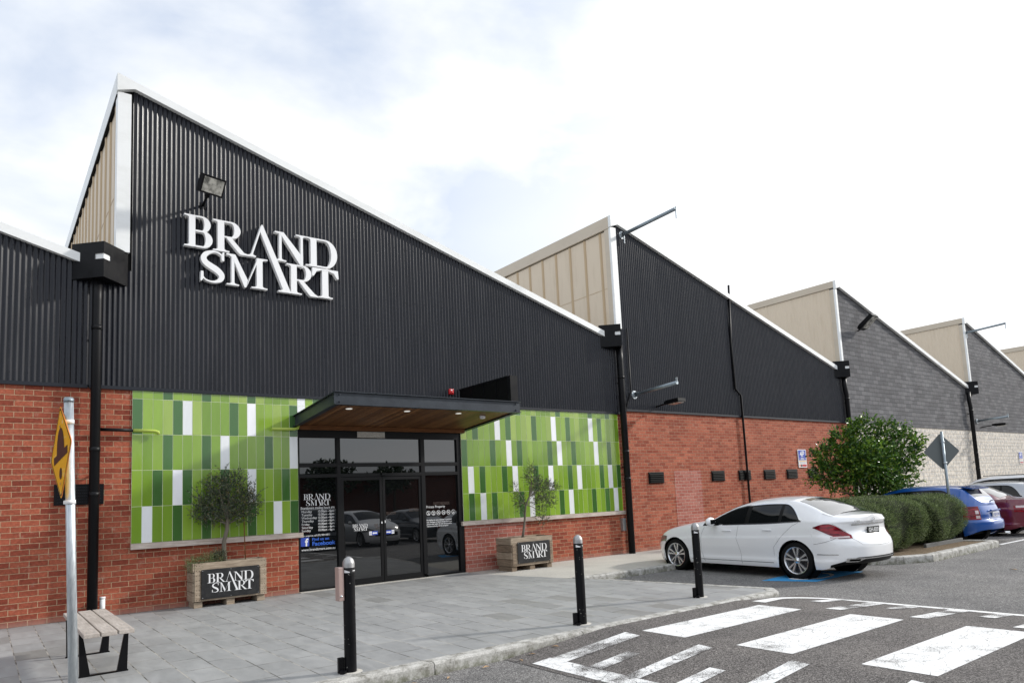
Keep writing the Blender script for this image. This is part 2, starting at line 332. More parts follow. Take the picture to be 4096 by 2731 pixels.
M_bark2 = timber('brown_bark', (.05, .038, .025), (.12, .09, .06), (8, 8, 1.2), .9)
def leafmat(name, stops, rough=.45, trans=.25, spec=.4):
    m = mat(name, stops[0][1], rough, spec=spec); t = NT(m)
    g = t.n('ShaderNodeNewGeometry'); c = t.ramp(g.outputs['Random Per Island'], stops); t.col(c)
    tr = t.n('ShaderNodeBsdfTranslucent'); t.l(c, tr.inputs['Color'])
    mx_ = t.n('ShaderNodeMixShader'); mx_.inputs[0].default_value = trans; t.l(t.b.outputs[0], mx_.inputs[1]); t.l(tr.outputs[0], mx_.inputs[2]); t.l(mx_.outputs[0], t.out.inputs[0]); return m
M_leaf = leafmat('glossy_green_leaf', [(0, (.018, .055, .008)), (.4, (.045, .125, .014)), (.75, (.13, .26, .025)), (1, (.27, .36, .035))], .30, .25, .5)
M_olive = leafmat('olive_leaf', [(0, (.022, .030, .018)), (.5, (.06, .078, .045)), (.88, (.17, .20, .13)), (1, (.28, .19, .04))], .5, .15)
M_rosem = leafmat('rosemary_needle', [(0, (.038, .064, .018)), (.45, (.11, .155, .048)), (.85, (.23, .29, .11)), (1, (.34, .40, .22))], .6, .15)
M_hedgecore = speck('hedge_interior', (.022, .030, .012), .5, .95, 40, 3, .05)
M_fartree = leafmat('far_tree_leaf', [(0, (.015, .03, .012)), (1, (.04, .07, .025))], .6, .1)
def carpaint(name, c, rough=.28, coat=1.0, metal=0.0):
    m = mat(name, c, rough, metal=metal, spec=.5, coat=coat, coat_rough=.03); return m
M_cwhite = carpaint('white_car_paint', (.86, .865, .87)); M_cblue = carpaint('blue_car_paint', (.003, .075, .33), metal=.1)
M_cmaroon = carpaint('maroon_car_paint', (.15, .010, .028), metal=.2); M_csilver = carpaint('silver_car_paint', (.42, .44, .46), metal=.5)
M_cdark = carpaint('dark_car_paint', (.03, .04, .055), metal=.4)
M_cglass = mat('car_window_glass', (.004, .005, .005), .03, spec=.42)
M_cglasslight = mat('rear_window_glass', (.03, .035, .037), .03, spec=1.0, coat=1.0)
M_chrome = mat('chrome', (.80, .81, .82), .12, metal=1.0)
M_tyre = mat('tyre_rubber', (.007, .007, .007), .75, spec=.15)
M_rim = mat('alloy_rim', (.62, .63, .65), .25, metal=.85)
M_rimdark = mat('dark_wheel_interior', (.018, .018, .02), .5)
M_tail = mat('red_tail_lamp', (.34, .006, .020), .15, spec=.35, coat=.25)
t = NT(M_tail); v = t.coord('Object', scale=(1.2, 1.2, 9)); t.col(t.ramp(t.noise(v, 4, 3, .6), [(.38, (.07, .001, .006)), (.55, (.26, .003, .014)), (.72, (.42, .012, .02))]))
M_tailclear = mat('clear_lamp_lens', (.60, .50, .50), .12, coat=1)
M_headlamp = mat('headlamp_lens', (.12, .12, .11), .08, spec=.9, coat=1)
M_seam = mat('panel_gap', (.07, .07, .073), .7)
M_trim = mat('black_car_trim', (.004, .004, .004), .4, spec=.2)
M_plate = mat('dark_number_plate', (.03, .035, .03), .4); M_platew = mat('white_number_plate', (.62, .62, .62), .4)
M_dryleaf = mat('dry_leaf', (.42, .27, .14), .8)
TILEC = [mat('lime_tile', (.235, .375, .042), .10, spec=.5, coat=.4), mat('green_tile', (.180, .310, .030), .10, spec=.5, coat=.4),
         mat('dark_green_tile', (.050, .135, .030), .10, spec=.5, coat=.4), mat('white_tile', (.82, .83, .85), .10, spec=.5, coat=.4),
         mat('pale_lime_tile', (.30, .42, .08), .10, spec=.5, coat=.4)]
for m_ in TILEC:
    t = NT(m_); g = t.n('ShaderNodeNewGeometry'); base = tuple(m_.node_tree.nodes['Principled BSDF'].inputs['Base Color'].default_value)[:3]
    c = t.mix(1.0, base, t.ramp(g.outputs['Random Per Island'], [(0, (.86, .88, .86)), (1, (1.08, 1.07, 1.08))]), 'MULTIPLY')
    v = t.coord('Object', scale=(3, 3, .7)); c = t.mix(.5, c, t.ramp(t.noise(v, 2.2, 6, .65), [(.35, (.9, .9, .88)), (.65, (1.04, 1.04, 1.04))]), 'MULTIPLY')
    t.col(c); t.rgh(t.ramp(t.noise(v, 4, 4, .6), [(.3, (.07, .07, .07)), (.7, (.20, .20, .20))]))
M_grout = mat('pale_tile_grout', (.72, .76, .55), .8)

# ------------------------------------------------------------------ object helpers
def empty(name, loc=(0, 0, 0), label=None, cat=None, group=None, kind=None, rz=0):
    o = bpy.data.objects.new(name, None); COL.objects.link(o); o.location = loc; o.rotation_euler = (0, 0, rz)
    o.empty_display_size = .2
    return tag(o, label, cat, group, kind)
def tag(o, label=None, cat=None, group=None, kind=None):
    if label: o['label'] = label
    if cat: o['category'] = cat
    if group: o['group'] = group
    if kind: o['kind'] = kind
    return o
class MB:
    def __init__(s): s.v = []; s.f = []; s.mi = []; s.mats = []; s.sm = []
    def m(s, m_):
        if m_ not in s.mats: s.mats.append(m_)
        return s.mats.index(m_)
    def add(s, vs, fs, m_, smooth=False):
        o = len(s.v); s.v += [tuple(map(float, p)) for p in vs]; i = s.m(m_)
        for f in fs: s.f.append(tuple(o+k for k in f)); s.mi.append(i); s.sm.append(smooth)
    def box(s, x0, x1, y0, y1, z0, z1, m_, bev=0.0, mtx=None):
        if bev <= 0:
            vs = [(x, y, z) for x in (x0, x1) for y in (y0, y1) for z in (z0, z1)]
            fs = [(0, 1, 3, 2), (4, 6, 7, 5), (0, 4, 5, 1), (2, 3, 7, 6), (0, 2, 6, 4), (1, 5, 7, 3)]
        else:
            bm = bmesh.new(); bmesh.ops.create_cube(bm, size=1)
            for p in bm.verts: p.co = Vector(((x0+x1)/2+p.co.x*(x1-x0), (y0+y1)/2+p.co.y*(y1-y0), (z0+z1)/2+p.co.z*(z1-z0)))
            bmesh.ops.bevel(bm, geom=list(bm.edges), offset=bev, segments=2, affect='EDGES', profile=.6)
            bm.verts.index_update(); vs = [p.co.copy() for p in bm.verts]; fs = [tuple(p.index for p in f.verts) for f in bm.faces]; bm.free()
        if mtx is not None: vs = [mtx @ Vector(p) for p in vs]
        s.add(vs, fs, m_)
    def prism(s, poly, a, b, axis, m_):   # poly in the two other axes, extruded a..b along axis
        def P(u, w, k): return {'y': (u, k, w), 'x': (k, u, w), 'z': (u, w, k)}[axis]
        n = len(poly); vs = [P(u, w, a) for u, w in poly]+[P(u, w, b) for u, w in poly]
        fs = [tuple(range(n))[::-1], tuple(range(n, 2*n))]+[(i, (i+1) % n, n+(i+1) % n, n+i) for i in range(n)]
        s.add(vs, fs, m_)
    def tube(s, pts, r, m_, seg=14, caps=True, smooth=True):
        pts = [Vector(p) for p in pts]; rs = r if isinstance(r, (list, tuple)) else [r]*len(pts)
        rings = []; up = Vector((0, 0, 1))
        prev = None
        for i, p in enumerate(pts):
            d = ((pts[min(i+1, len(pts)-1)]-pts[max(i-1, 0)])).normalized()
            if prev is None:
                a = d.cross(up)
                if a.length < .05: a = d.cross(Vector((1, 0, 0)))
                a.normalize()
            else:
                a = (prev - d*prev.dot(d)).normalized()
            prev = a; b = d.cross(a)
            rings.append([p+(a*math.cos(t_)+b*math.sin(t_))*rs[i] for t_ in [2*math.pi*k/seg for k in range(seg)]])
        vs = [q for rg in rings for q in rg]; fs = []
        for i in range(len(pts)-1):
            for k in range(seg): fs.append((i*seg+k, i*seg+(k+1) % seg, (i+1)*seg+(k+1) % seg, (i+1)*seg+k))
        s.add(vs, fs, m_, smooth)
        if caps: s.add(rings[0], [tuple(range(seg))[::-1]], m_); s.add(rings[-1], [tuple(range(seg))], m_)
    def lathe(s, prof, m_, c=(0, 0, 0), axis='z', seg=32, smooth=True):
        vs = []; fs = []; n = len(prof)
        for k in range(seg):
            t_ = 2*math.pi*k/seg; ct, st_ = math.cos(t_), math.sin(t_)
            for r_, h in prof:
                if axis == 'z': p = (r_*ct, r_*st_, h)
                elif axis == 'x': p = (h, r_*ct, r_*st_)
                else: p = (r_*ct, h, r_*st_)
                vs.append((p[0]+c[0], p[1]+c[1], p[2]+c[2]))
        for k in range(seg):
            k2 = (k+1) % seg
            for i in range(n-1): fs.append((k*n+i, k2*n+i, k2*n+i+1, k*n+i+1))
        s.add(vs, fs, m_, smooth)
    def build(s, name, parent=None, loc=None, kind=None, label=None, cat=None, group=None, recalc=True):
        me = bpy.data.meshes.new(name); me.from_pydata(s.v, [], s.f)
        for m_ in s.mats: me.materials.append(m_)
        me.polygons.foreach_set('material_index', s.mi); me.polygons.foreach_set('use_smooth', s.sm)
        if recalc:
            bm = bmesh.new(); bm.from_mesh(me); bmesh.ops.remove_doubles(bm, verts=bm.verts, dist=1e-5) if len(s.v) < 60000 else None
            bmesh.ops.recalc_face_normals(bm, faces=bm.faces); bm.to_mesh(me); bm.free()
        me.update()
        o = bpy.data.objects.new(name, me); COL.objects.link(o)
        if parent: o.parent = parent
        if loc: o.location = loc
        return tag(o, label, cat, group, kind)
def npmesh(name, V, F, m_, parent=None, **k):
    me = bpy.data.meshes.new(name)
    me.from_pydata(V.tolist(), [], F.tolist()); me.materials.append(m_); me.update()
    o = bpy.data.objects.new(name, me); COL.objects.link(o)
    if parent: o.parent = parent
    return tag(o, **k)
def to_mesh(o, name, parent, m_):
    dg = bpy.context.evaluated_depsgraph_get(); dg.update()
    me = bpy.data.meshes.new_from_object(o.evaluated_get(dg)); mw_ = o.matrix_basis.copy()
    bpy.data.objects.remove(o); me.transform(mw_); me.materials.clear(); me.materials.append(m_)
    for p in me.polygons: p.material_index = 0
    n = bpy.data.objects.new(name, me); COL.objects.link(n)
    if parent: n.parent = parent
    return n
FRONT = Matrix(((1, 0, 0, 0), (0, 0, -1, 0), (0, 1, 0, 0), (0, 0, 0, 1)))   # text standing in XZ facing -Y
def text(body, size, x, y, z, m_, parent, name='lettering', width=None, align='LEFT', frame=FRONT, ext=.0004, bold=0.0):
    c = bpy.data.curves.new('txt', 'FONT'); c.body = body; c.size = size; c.align_x = align; c.extrude = ext; c.offset = bold
    o = bpy.data.objects.new('txt', c); COL.objects.link(o)
    bpy.context.view_layer.update()
    if width:
        w = o.dimensions.x
        sx_ = width/w if w > 0 else 1
    else: sx_ = 1
    o.matrix_basis = Matrix.Translation((x, y, z)) @ frame @ Matrix.Diagonal((sx_, 1, 1, 1))
    return to_mesh(o, name, parent, m_)
def shape(loops, depth, m_, parent, name, mtx=Matrix.Identity(4), thin=0.0):
    c = bpy.data.curves.new('shp', 'CURVE'); c.dimensions = '2D'; c.fill_mode = 'BOTH'; c.extrude = depth/2; c.offset = thin
    for lp in loops:
        sp = c.splines.new('POLY'); sp.points.add(len(lp)-1); sp.use_cyclic_u = True
        for i, (a, b) in enumerate(lp): sp.points[i].co = (a, b, 0, 1)
    o = bpy.data.objects.new('shp', c); COL.objects.link(o); o.matrix_basis = mtx
    return to_mesh(o, name, parent, m_)
def join(objs, name, parent=None):
    me = bpy.data.meshes.new(name); bm = bmesh.new(); mats = []
    for o in objs:
        o.data.transform(Matrix.Identity(4)); off = len(mats)
        for m_ in o.data.materials: mats.append(m_)
        n0 = len(bm.faces); bm.from_mesh(o.data); bm.faces.ensure_lookup_table()
        for f in bm.faces[n0:]: f.material_index += off
    bm.to_mesh(me); bm.free()
    uniq = []
    idx = []
    for m_ in mats:
        if m_ not in uniq: uniq.append(m_)
        idx.append(uniq.index(m_))
    for m_ in uniq: me.materials.append(m_)
    for p in me.polygons: p.material_index = idx[p.material_index]
    for o in objs: bpy.data.objects.remove(o)
    r_ = bpy.data.objects.new(name, me); COL.objects.link(r_)
    if parent: r_.parent = parent
    return r_
# ------------------------------------------------------------------ ground, plaza, path, crossing
ROAD = -.12
def sheet(name, poly, z0, z1, m_, **k):
    b = MB(); b.prism(poly, z0, z1, 'z', m_); return b.build(name, **k)
b = MB(); b.add([(-900, -900, ROAD), (1200, -900, ROAD), (1200, 900, ROAD), (-900, 900, ROAD)], [(0, 1, 2, 3)], M_asphalt)
b.build('ground', kind='structure', label='grey asphalt car park ground')
plaza = [(-14, 0.12), (-14, -6.60), (8.98, -6.60), (9.12, -6.50), (9.50, -6.18), (8.93, -3.5), (8.34, -0.9), (8.34, .12)]
plaza = [(-14, -.002), (-14, -6.62), (9.30, -6.62), (9.47, -6.45), (9.02, -3.6), (8.52, -1.35), (8.34, -.002)]
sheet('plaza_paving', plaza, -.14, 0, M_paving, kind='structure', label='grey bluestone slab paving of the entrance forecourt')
# concrete path to the right with a low kerb in front of the parking bays
sheet('concrete_path', [(8.345, -.002), (8.525, -1.35), (8.83, -2.72), (40, -2.72), (40, -.002)], -.14, .0, M_conc, kind='structure', label='pale concrete footpath along the brick wall')
def kerbpiece(poly_out, poly_in, zt, zb, name, label):
    b = MB(); n = len(poly_out)
    for i in range(n-1):
        (ax, ay), (bx, by) = poly_out[i], poly_out[i+1]; (cx, cy), (dx, dy) = poly_in[i], poly_in[i+1]
        L = math.hypot(bx-ax, by-ay); k = max(1, int(L/1.8))
        for j in range(k):
            t0, t1 = j/k, (j+1)/k-.012/L*(1 if j < k-1 or i < n-2 else 0)
            q = lambda p, r_, t_: (p[0]+(r_[0]-p[0])*t_, p[1]+(r_[1]-p[1])*t_)
            A, B_ = q(poly_out[i], poly_out[i+1], t0), q(poly_out[i], poly_out[i+1], t1); D, E_ = q(poly_in[i], poly_in[i+1], t0), q(poly_in[i], poly_in[i+1], t1)
            ins = .22
            A2, B2 = q(A, D, ins), q(B_, E_, ins)
            A3, B3 = q(A, D, ins*.35), q(B_, E_, ins*.35)
            vs = []
            for (P0, P3, P2, PI) in ((A, A3, A2, D), (B_, B3, B2, E_)):
                vs += [(P0[0], P0[1], zb), (P0[0]+(P3[0]-P0[0])*.25, P0[1]+(P3[1]-P0[1])*.25, zt-.028), (P3[0], P3[1], zt-.010), (P2[0], P2[1], zt), (PI[0], PI[1], zt), (PI[0], PI[1], zb)]
            m = 6
            fs = [(i_, i_+1, m+i_+1, m+i_) for i_ in range(m-1)]+[tuple(range(m))[::-1], tuple(range(m, 2*m))]
            b.add(vs, fs, M_kerb)
    return b.build(name, kind='structure', label=label)
kerbpiece([(-14, -6.78), (9.38, -6.78), (9.66, -6.52), (9.62, -6.3), (9.12, -3.58), (8.86, -2.86)],
          [(-14, -6.625), (9.305, -6.625), (9.475, -6.45), (9.46, -6.35), (9.025, -3.6), (8.80, -2.75)], .004, ROAD-.02, 'plaza_kerb', 'pale worn concrete kerb round the paved forecourt')
kerbpiece([(8.95, -2.88), (40, -2.88)], [(8.95, -2.722), (40, -2.722)], .004, ROAD-.02, 'path_kerb', 'pale concrete kerb along the footpath')
# raised crossing: ramp - flat - ramp
b = MB(); y0, y1 = -16, -6.785
X = [4.36, 5.78, 8.30, 9.90]; Zs = [ROAD+.004, -.006, -.006, ROAD+.004]
vs = []; N = 24
def tabz(x):
    x = max(X[0], min(X[3], x))
    if x < X[1]: t_ = (x-X[0])/(X[1]-X[0])
    elif x > X[2]: t_ = (X[3]-x)/(X[3]-X[2])
    else: t_ = 1
    return ROAD+.004+(-.006-ROAD-.004)*t_
xs = sorted(set([X[0]+(X[1]-X[0])*i/8 for i in range(9)]+[X[2]+(X[3]-X[2])*i/8 for i in range(9)]+[7.0]))
for x in xs: vs += [(x, y0, tabz(x)), (x, y1, tabz(x))]
b.add(vs, [(2*i, 2*i+2, 2*i+3, 2*i+1) for i in range(len(xs)-1)], M_asphalt2)
b.build('raised_crossing', kind='structure', label='darker asphalt of the raised pedestrian crossing', recalc=False)
def mark(poly, m_, name='road_marking', label=None, lift=.003, sub=10):
    # quad laid on the crossing surface, following its ramps
    (a, b_, c, d) = poly; bb = MB(); vs = []
    for i in range(sub+1):
        t_ = i/sub
        p = (a[0]+(d[0]-a[0])*t_, a[1]+(d[1]-a[1])*t_); q = (b_[0]+(c[0]-b_[0])*t_, b_[1]+(c[1]-b_[1])*t_)
        for u in range(3):
            x = p[0]+(q[0]-p[0])*u/2; y = p[1]+(q[1]-p[1])*u/2
            vs.append((x, y, (tabz(x) if y > -17 and X[0] < x < X[3] else ROAD+.001)+lift))
    bb.add(vs, [(i*3+u, i*3+u+1, (i+1)*3+u+1, (i+1)*3+u) for i in range(sub) for u in range(2)], m_)
    return bb.build(name, kind='structure', label=label, recalc=False)
for i, yy in enumerate([-7.24, -8.45, -9.67, -10.87, -12.07]):
    mark([(5.94+.03*i, yy), (5.94+.03*i, yy-.60), (8.17+.02*i, yy-.60), (8.17+.02*i, yy)], M_zebra, label='wide white zebra bar of the crossing')
def teeth():
    mark([(4.42, -7.16), (4.42, -13.6), (4.655, -13.6), (4.655, -7.16)], M_tooth, label='white cross line at the near ramp foot', sub=4)
    for k in range(6):
        yl = -7.15-1.01*k; ys = -7.70-1.0*k
        w_ = .25 if k == 0 else .19
        mark([(4.42 if k == 0 else 4.66, yl-.06), (4.42 if k == 0 else 4.66, yl-w_-.03), (5.73, yl-w_), (5.76, yl)], M_tooth, label='long white ramp tooth', lift=.0055)
        mark([(4.66, ys-.03), (4.66, ys-.20), (5.22, ys-.17), (5.22, ys)], M_tooth, label='short white ramp tooth', lift=.0055)
    mark([(9.66, -7.35), (9.66, -15), (9.84, -15), (9.84, -7.6)], M_line, label='white cross line at the far ramp foot', sub=3)
    # rounded corner of the far marking
    b = MB(); vs = []
    for k in range(13):
        a = R(90-k*90/12); x, y = 9.10+.56*math.cos(a), -7.60+.60*math.sin(a)-.0; x2, y2 = 9.10+.74*math.cos(a), -7.60+.76*math.sin(a)
        vs += [(x, y, tabz(x)+.003), (x2, y2, tabz(x2)+.003)]
    b.add(vs, [(2*k, 2*k+1, 2*k+3, 2*k+2) for k in range(12)], M_line); b.build('road_marking', kind='structure', label='rounded white corner of the far ramp marking', recalc=False)
    mark([(8.41, -6.97), (8.42, -7.17), (9.11, -7.0), (9.11, -6.845)], M_line, label='long white ramp tooth', lift=.0055)
    for k in range(7):
        yl = -8.01-1.0*k; ys = -7.40-1.02*k
        mark([(8.42, yl), (8.44, yl-.19), (9.67, yl-.15), (9.67, yl+.06)], M_tooth, label='long white ramp tooth', lift=.0055)
        mark([(9.12, ys), (9.14, ys-.165), (9.67, ys-.19), (9.67, ys-.03)], M_tooth, label='short white ramp tooth', lift=.0055)
teeth()
# parking bay paint
b = MB()
b.add([(11.05, -5.36, ROAD+.004), (11.40, -6.20, ROAD+.004), (13.1, -6.16, ROAD+.004), (12.8, -5.2, ROAD+.004)], [(0, 1, 2, 3)], M_bluepaint)
b.build('accessible_bay_marking', kind='structure', label='blue painted accessible parking patch under the white sedan', recalc=False)
ring = []
b = MB()
for k in range(28):
    a0 = math.pi*.85+k/27*math.pi*1.2; b_ = [(12.0+.55*math.cos(a0)*rr_, -5.75+.32*math.sin(a0)*rr_, ROAD+.009) for rr_ in (.82, 1)]
    ring.append(b_)
b.add([p for q in ring for p in q], [(2*k, 2*k+1, 2*k+3, 2*k+2) for k in range(27)], M_line); b.build('wheelchair_symbol', kind='structure', label='white symbol arc on the blue patch', recalc=False)
for (x0, y0_, x1, y1_) in ((19.6, -6.22, 60, -6.15), (22.9, -2.95, 22.9, -6.2), (25.6, -2.95, 25.6, -6.2), (28.3, -2.95, 28.3, -6.2), (31, -2.95, 31, -6.2)):
    b = MB(); dx, dy = x1-x0, y1_-y0_; L = math.hypot(dx, dy); nx, ny = -dy/L*.05, dx/L*.05
    b.add([(x0+nx, y0_+ny, ROAD+.004), (x1+nx, y1_+ny, ROAD+.004), (x1-nx, y1_-ny, ROAD+.004), (x0-nx, y0_-ny, ROAD+.004)], [(0, 1, 2, 3)], M_line)
    b.build('bay_line', kind='structure', label='thin white parking bay line', recalc=False)

# garden island
isl_out = [(14.2, -2.9), (14.2, -5.75), (14.62, -6.22), (15.25, -6.50), (19.05, -6.40), (19.22, -6.2), (18.55, -2.9)]
isl_in = [(14.36, -2.9), (14.36, -5.68), (14.72, -6.07), (15.28, -6.33), (18.93, -6.24), (19.03, -6.14), (18.38, -2.9)]
kerbpiece(isl_out, isl_in, .03, ROAD-.02, 'island_kerb', 'pale concrete kerb round the hedge island')
sheet('island_soil', isl_in, -.1, .005, M_soil, kind='structure', label='bare brown soil of the hedge island')
# second strip between island and path carries the rest of the hedge soil
# ------------------------------------------------------------------ factory building
P0, L, ZP, ZV = 1.705, 11.68, 8.99, 5.73
SL = (ZP-ZV)/(11.22)
bld = empty('factory_building', (0, 0, 0), 'long sawtooth roofed brick factory clad in black corrugated steel', 'building')
def rooftop(x, k): return ZP-(x-(P0+L*k))*SL
def part(mb, name, label=None, recalc=True, parent=None): return mb.build(name, parent or bld, label=label, recalc=recalc)
def wallpoly(poly, m_, name, y=0.0, th=.3, label=None):
    b = MB(); b.prism(poly, y, y+th, 'y', m_); return part(b, name, label)
Z1 = 3.61
# red brick lower wall (with door opening 4.69..8.34)
wallpoly([(-14, ROAD-.05), (4.69, ROAD-.05), (4.69, Z1), (-14, Z1)], M_brick, 'brick_wall', label='red brick wall left of the entrance')
wallpoly([(4.692, 3.05), (8.338, 3.05), (8.338, Z1), (4.692, Z1)], M_brick, 'door_lintel')
wallpoly([(8.34, ROAD-.05), (13.37, ROAD-.05), (13.37, Z1), (8.34, Z1)], M_brick, 'brick_wall', label='red brick wall right of the entrance')
b = MB(); b.box(8.342, 10.05, -.006, .0, 0, 1.0, M_brick3); part(b, 'brick_infill', 'paler neat red brick beside the door')
wallpoly([(13.372, ROAD-.05), (25.06, ROAD-.05), (25.06, 3.68), (13.372, 3.68)], M_brick2, 'brick_wall', label='bright red brick wall with a row of vents')
b = MB(); b.box(15.33, 16.5, -.006, 0, .45, 2.09, M_brick3); part(b, 'brick_infill', 'bricked up opening of paler brick')
for k in (2, 3, 4, 5):
    xa, xb = P0+L*k, P0+L*(k+1)
    wallpoly([(xa, ROAD-.05), (xb-.004, ROAD-.05), (xb-.004, 3.67), (xa, 3.67)], M_creambrick, 'block_wall', label='blotchy cream block wall under the grey gable' if k == 2 else None)
    wallpoly([(xa, 3.674), (xb-.004, 3.674), (xb-.004, 5.55), (xa+11.3, 5.62), (xa, 8.9)], M_greybrick, 'painted_block_gable', label='grey painted block gable')
    b = MB(); b.box(xa, xb-.004, -.02, 0, 3.66, 3.90, M_greybrick); part(b, 'render_band')
# corrugated cladding as real waves
def corrugated(x0, x1, zb, ztop, name, y=-.022, amp=.011, pitch=.076, label=None):
    n = int((x1-x0)/pitch*8); vs = []; fs = []
    for i in range(n+1):
        x = x0+(x1-x0)*i/n; yy = y+amp*math.sin(2*math.pi*x/pitch)
        zt = ztop(x); vs += [(x, yy, zb), (x, yy, zt)]
    for i in range(n): fs.append((2*i, 2*i+2, 2*i+3, 2*i+1))
    b = MB(); b.add(vs, fs, M_clad, True)
    # overlapping sheet joints and screws
    sc = MB()
    o = b.build(name, bld, label=label, recalc=False)
    return o
corrugated(-9.97, 1.06, Z1+.03, lambda x: rooftop(x, -1)-.05, 'corrugated_cladding', label='black corrugated cladding of the left bay')
wallpoly([(-9.97, Z1+.004), (1.69, Z1+.004), (1.69, 5.6), (1.06, 5.75), (-9.97, 8.9)], M_blackmatt, 'cladding_backing')
corrugated(1.07, 1.9, Z1+.03, lambda x: 5.6, 'corrugated_cladding')
corrugated(1.90, 13.37, Z1+.03, lambda x: max(5.65, rooftop(x, 0)-.05) if x < 12.93 else 5.6, 'corrugated_cladding', label='black corrugated gable above the entrance')
wallpoly([(1.695, Z1+.004), (13.37, Z1+.004), (13.37, 5.6), (12.93, 5.6), (1.72, 8.9)], M_blackmatt, 'cladding_backing')
corrugated(13.39, 25.03, 3.72, lambda x: max(5.65, rooftop(x, 1)-.05) if x < 24.6 else 5.6, 'corrugated_cladding', label='black corrugated gable of the second bay')
wallpoly([(13.38, 3.685), (25.05, 3.685), (25.05, 5.6), (24.6, 5.6), (13.4, 8.9)], M_blackmatt, 'cladding_backing')
# screws along three lines
b = MB()
for (xa, xb, k) in ((-3.0, 1.0, -1), (1.95, 13.3, 0), (13.6, 25, 1)):
    for z in (3.78, 4.95, 5.75, 6.9, 7.7):
        x = xa+.1
        while x < xb:
            if z < rooftop(x, k)-.2 and (z > 4 or True):
                xx = round(x/.076)*.076-.019
                b.box(xx-.005, xx+.005, -.036, -.028, z-.006, z+.006, M_blackmatt)
            x += .152*1.5
o = part(b, 'cladding_screws', recalc=False); o['kind'] = 'stuff'
# flashing at the cladding base
b = MB()
for x0, x1, z in ((-14, 1.3, Z1-.02), (1.32, 4.60, Z1-.02), (8.49, 13.36, Z1-.02), (4.604, 8.486, Z1-.02), (13.38, 25.06, 3.685)):
    b.box(x0, x1, -.045, .0, z, z+.055, M_flash)
part(b, 'base_flashing')
# roofs, barge fascia, clerestory walls
for k in range(-1, 6):
    px = P0+L*k; vx = px+11.22
    rm = M_fascia
    # roof sheet (thin slab, set behind the fascia)
    b = MB(); b.prism([(px-.03, ZP-.012), (vx+.05, ZV-.012-.015), (vx+.05, ZV-.06-.015), (px-.03, ZP-.06)], -.02, 42, 'y', M_roof); part(b, 'roof_sheet')
    # barge fascia following the slope
    ft = .125
    b = MB(); b.prism([(px-.06, ZP+.012), (vx, ZV), (vx, ZV-ft-.02), (px-.06+.27, ZP-.27*SL-ft), (px-.06, ZP-.30)], -.12, -.022, 'y', M_fascia); part(b, 'barge_board', 'white barge board along the roof slope' if k < 4 else None)
    # box gutter floor between valley and next peak
    b = MB(); b.box(vx+.052, px+L-.03, 0.02, 42, 5.42, 5.62, M_roof); part(b, 'box_gutter')
    # vertical corner trim
    tb, ta = 5.90, ZP-.30
    if k < 0: continue
    w = .21 if k < 2 else .12
    b = MB(); b.box(px-.045, px+w-.05, -.075, -.001, tb, ta, M_fascia); b.box(px-.045, px+.0, .0, .16, tb, ta, M_fascia if k == 0 else M_beige2); part(b, 'corner_trim', 'white vertical corner trim at the gable edge')
    # clerestory wall facing left
    if k in (0, 1):
        b = MB(); b.box(px, px+.08, .162, 42, 5.62, ZP-.35, M_beige)
        part(b, 'clerestory_wall', 'cream ribbed wall under the sawtooth peak')
        b = MB(); yy = .37
        while yy < 40:
            w_ = .05
            b.prism([(px-.002, yy-w_), (px-.028, yy-w_*.5), (px-.028, yy+w_*.5), (px-.002, yy+w_)], 5.62, ZP-.355, 'z', M_beigerib)
            yy += .622
        part(b, 'wall_ribs')
        b = MB()   # sheet lap line
        b.box(px-.006, px, .17, 40, 7.05, 7.062, M_beigerib); part(b, 'sheet_lap')
    else:
        vs = []; n = 42*26
        for i in range(n+1):
            y = .165+i/n*41; vs += [(px-.01+.008*math.sin(2*math.pi*y/.152), y, 5.62), (px-.01+.008*math.sin(2*math.pi*y/.152), y, ZP-.25)]
        b = MB(); b.add(vs, [(2*i, 2*i+1, 2*i+3, 2*i+2) for i in range(n)], M_beige); part(b, 'clerestory_wall', 'beige corrugated wall under the sawtooth peak', recalc=False)
    fh = .32 if k < 2 else .24
    b = MB(); b.box(px-.062, px+.05, -.02, 42, ZP-fh, ZP+.008, M_fascia if k == 0 else M_beige2); part(b, 'ridge_fascia')
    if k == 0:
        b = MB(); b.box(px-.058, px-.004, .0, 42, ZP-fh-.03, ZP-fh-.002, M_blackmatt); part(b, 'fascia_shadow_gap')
# rear wall closes the hall
wallpoly([(-14, 0), (72, 0), (72, 5.4), (-14, 5.4)], M_brick, 'rear_wall', y=41, th=.3)

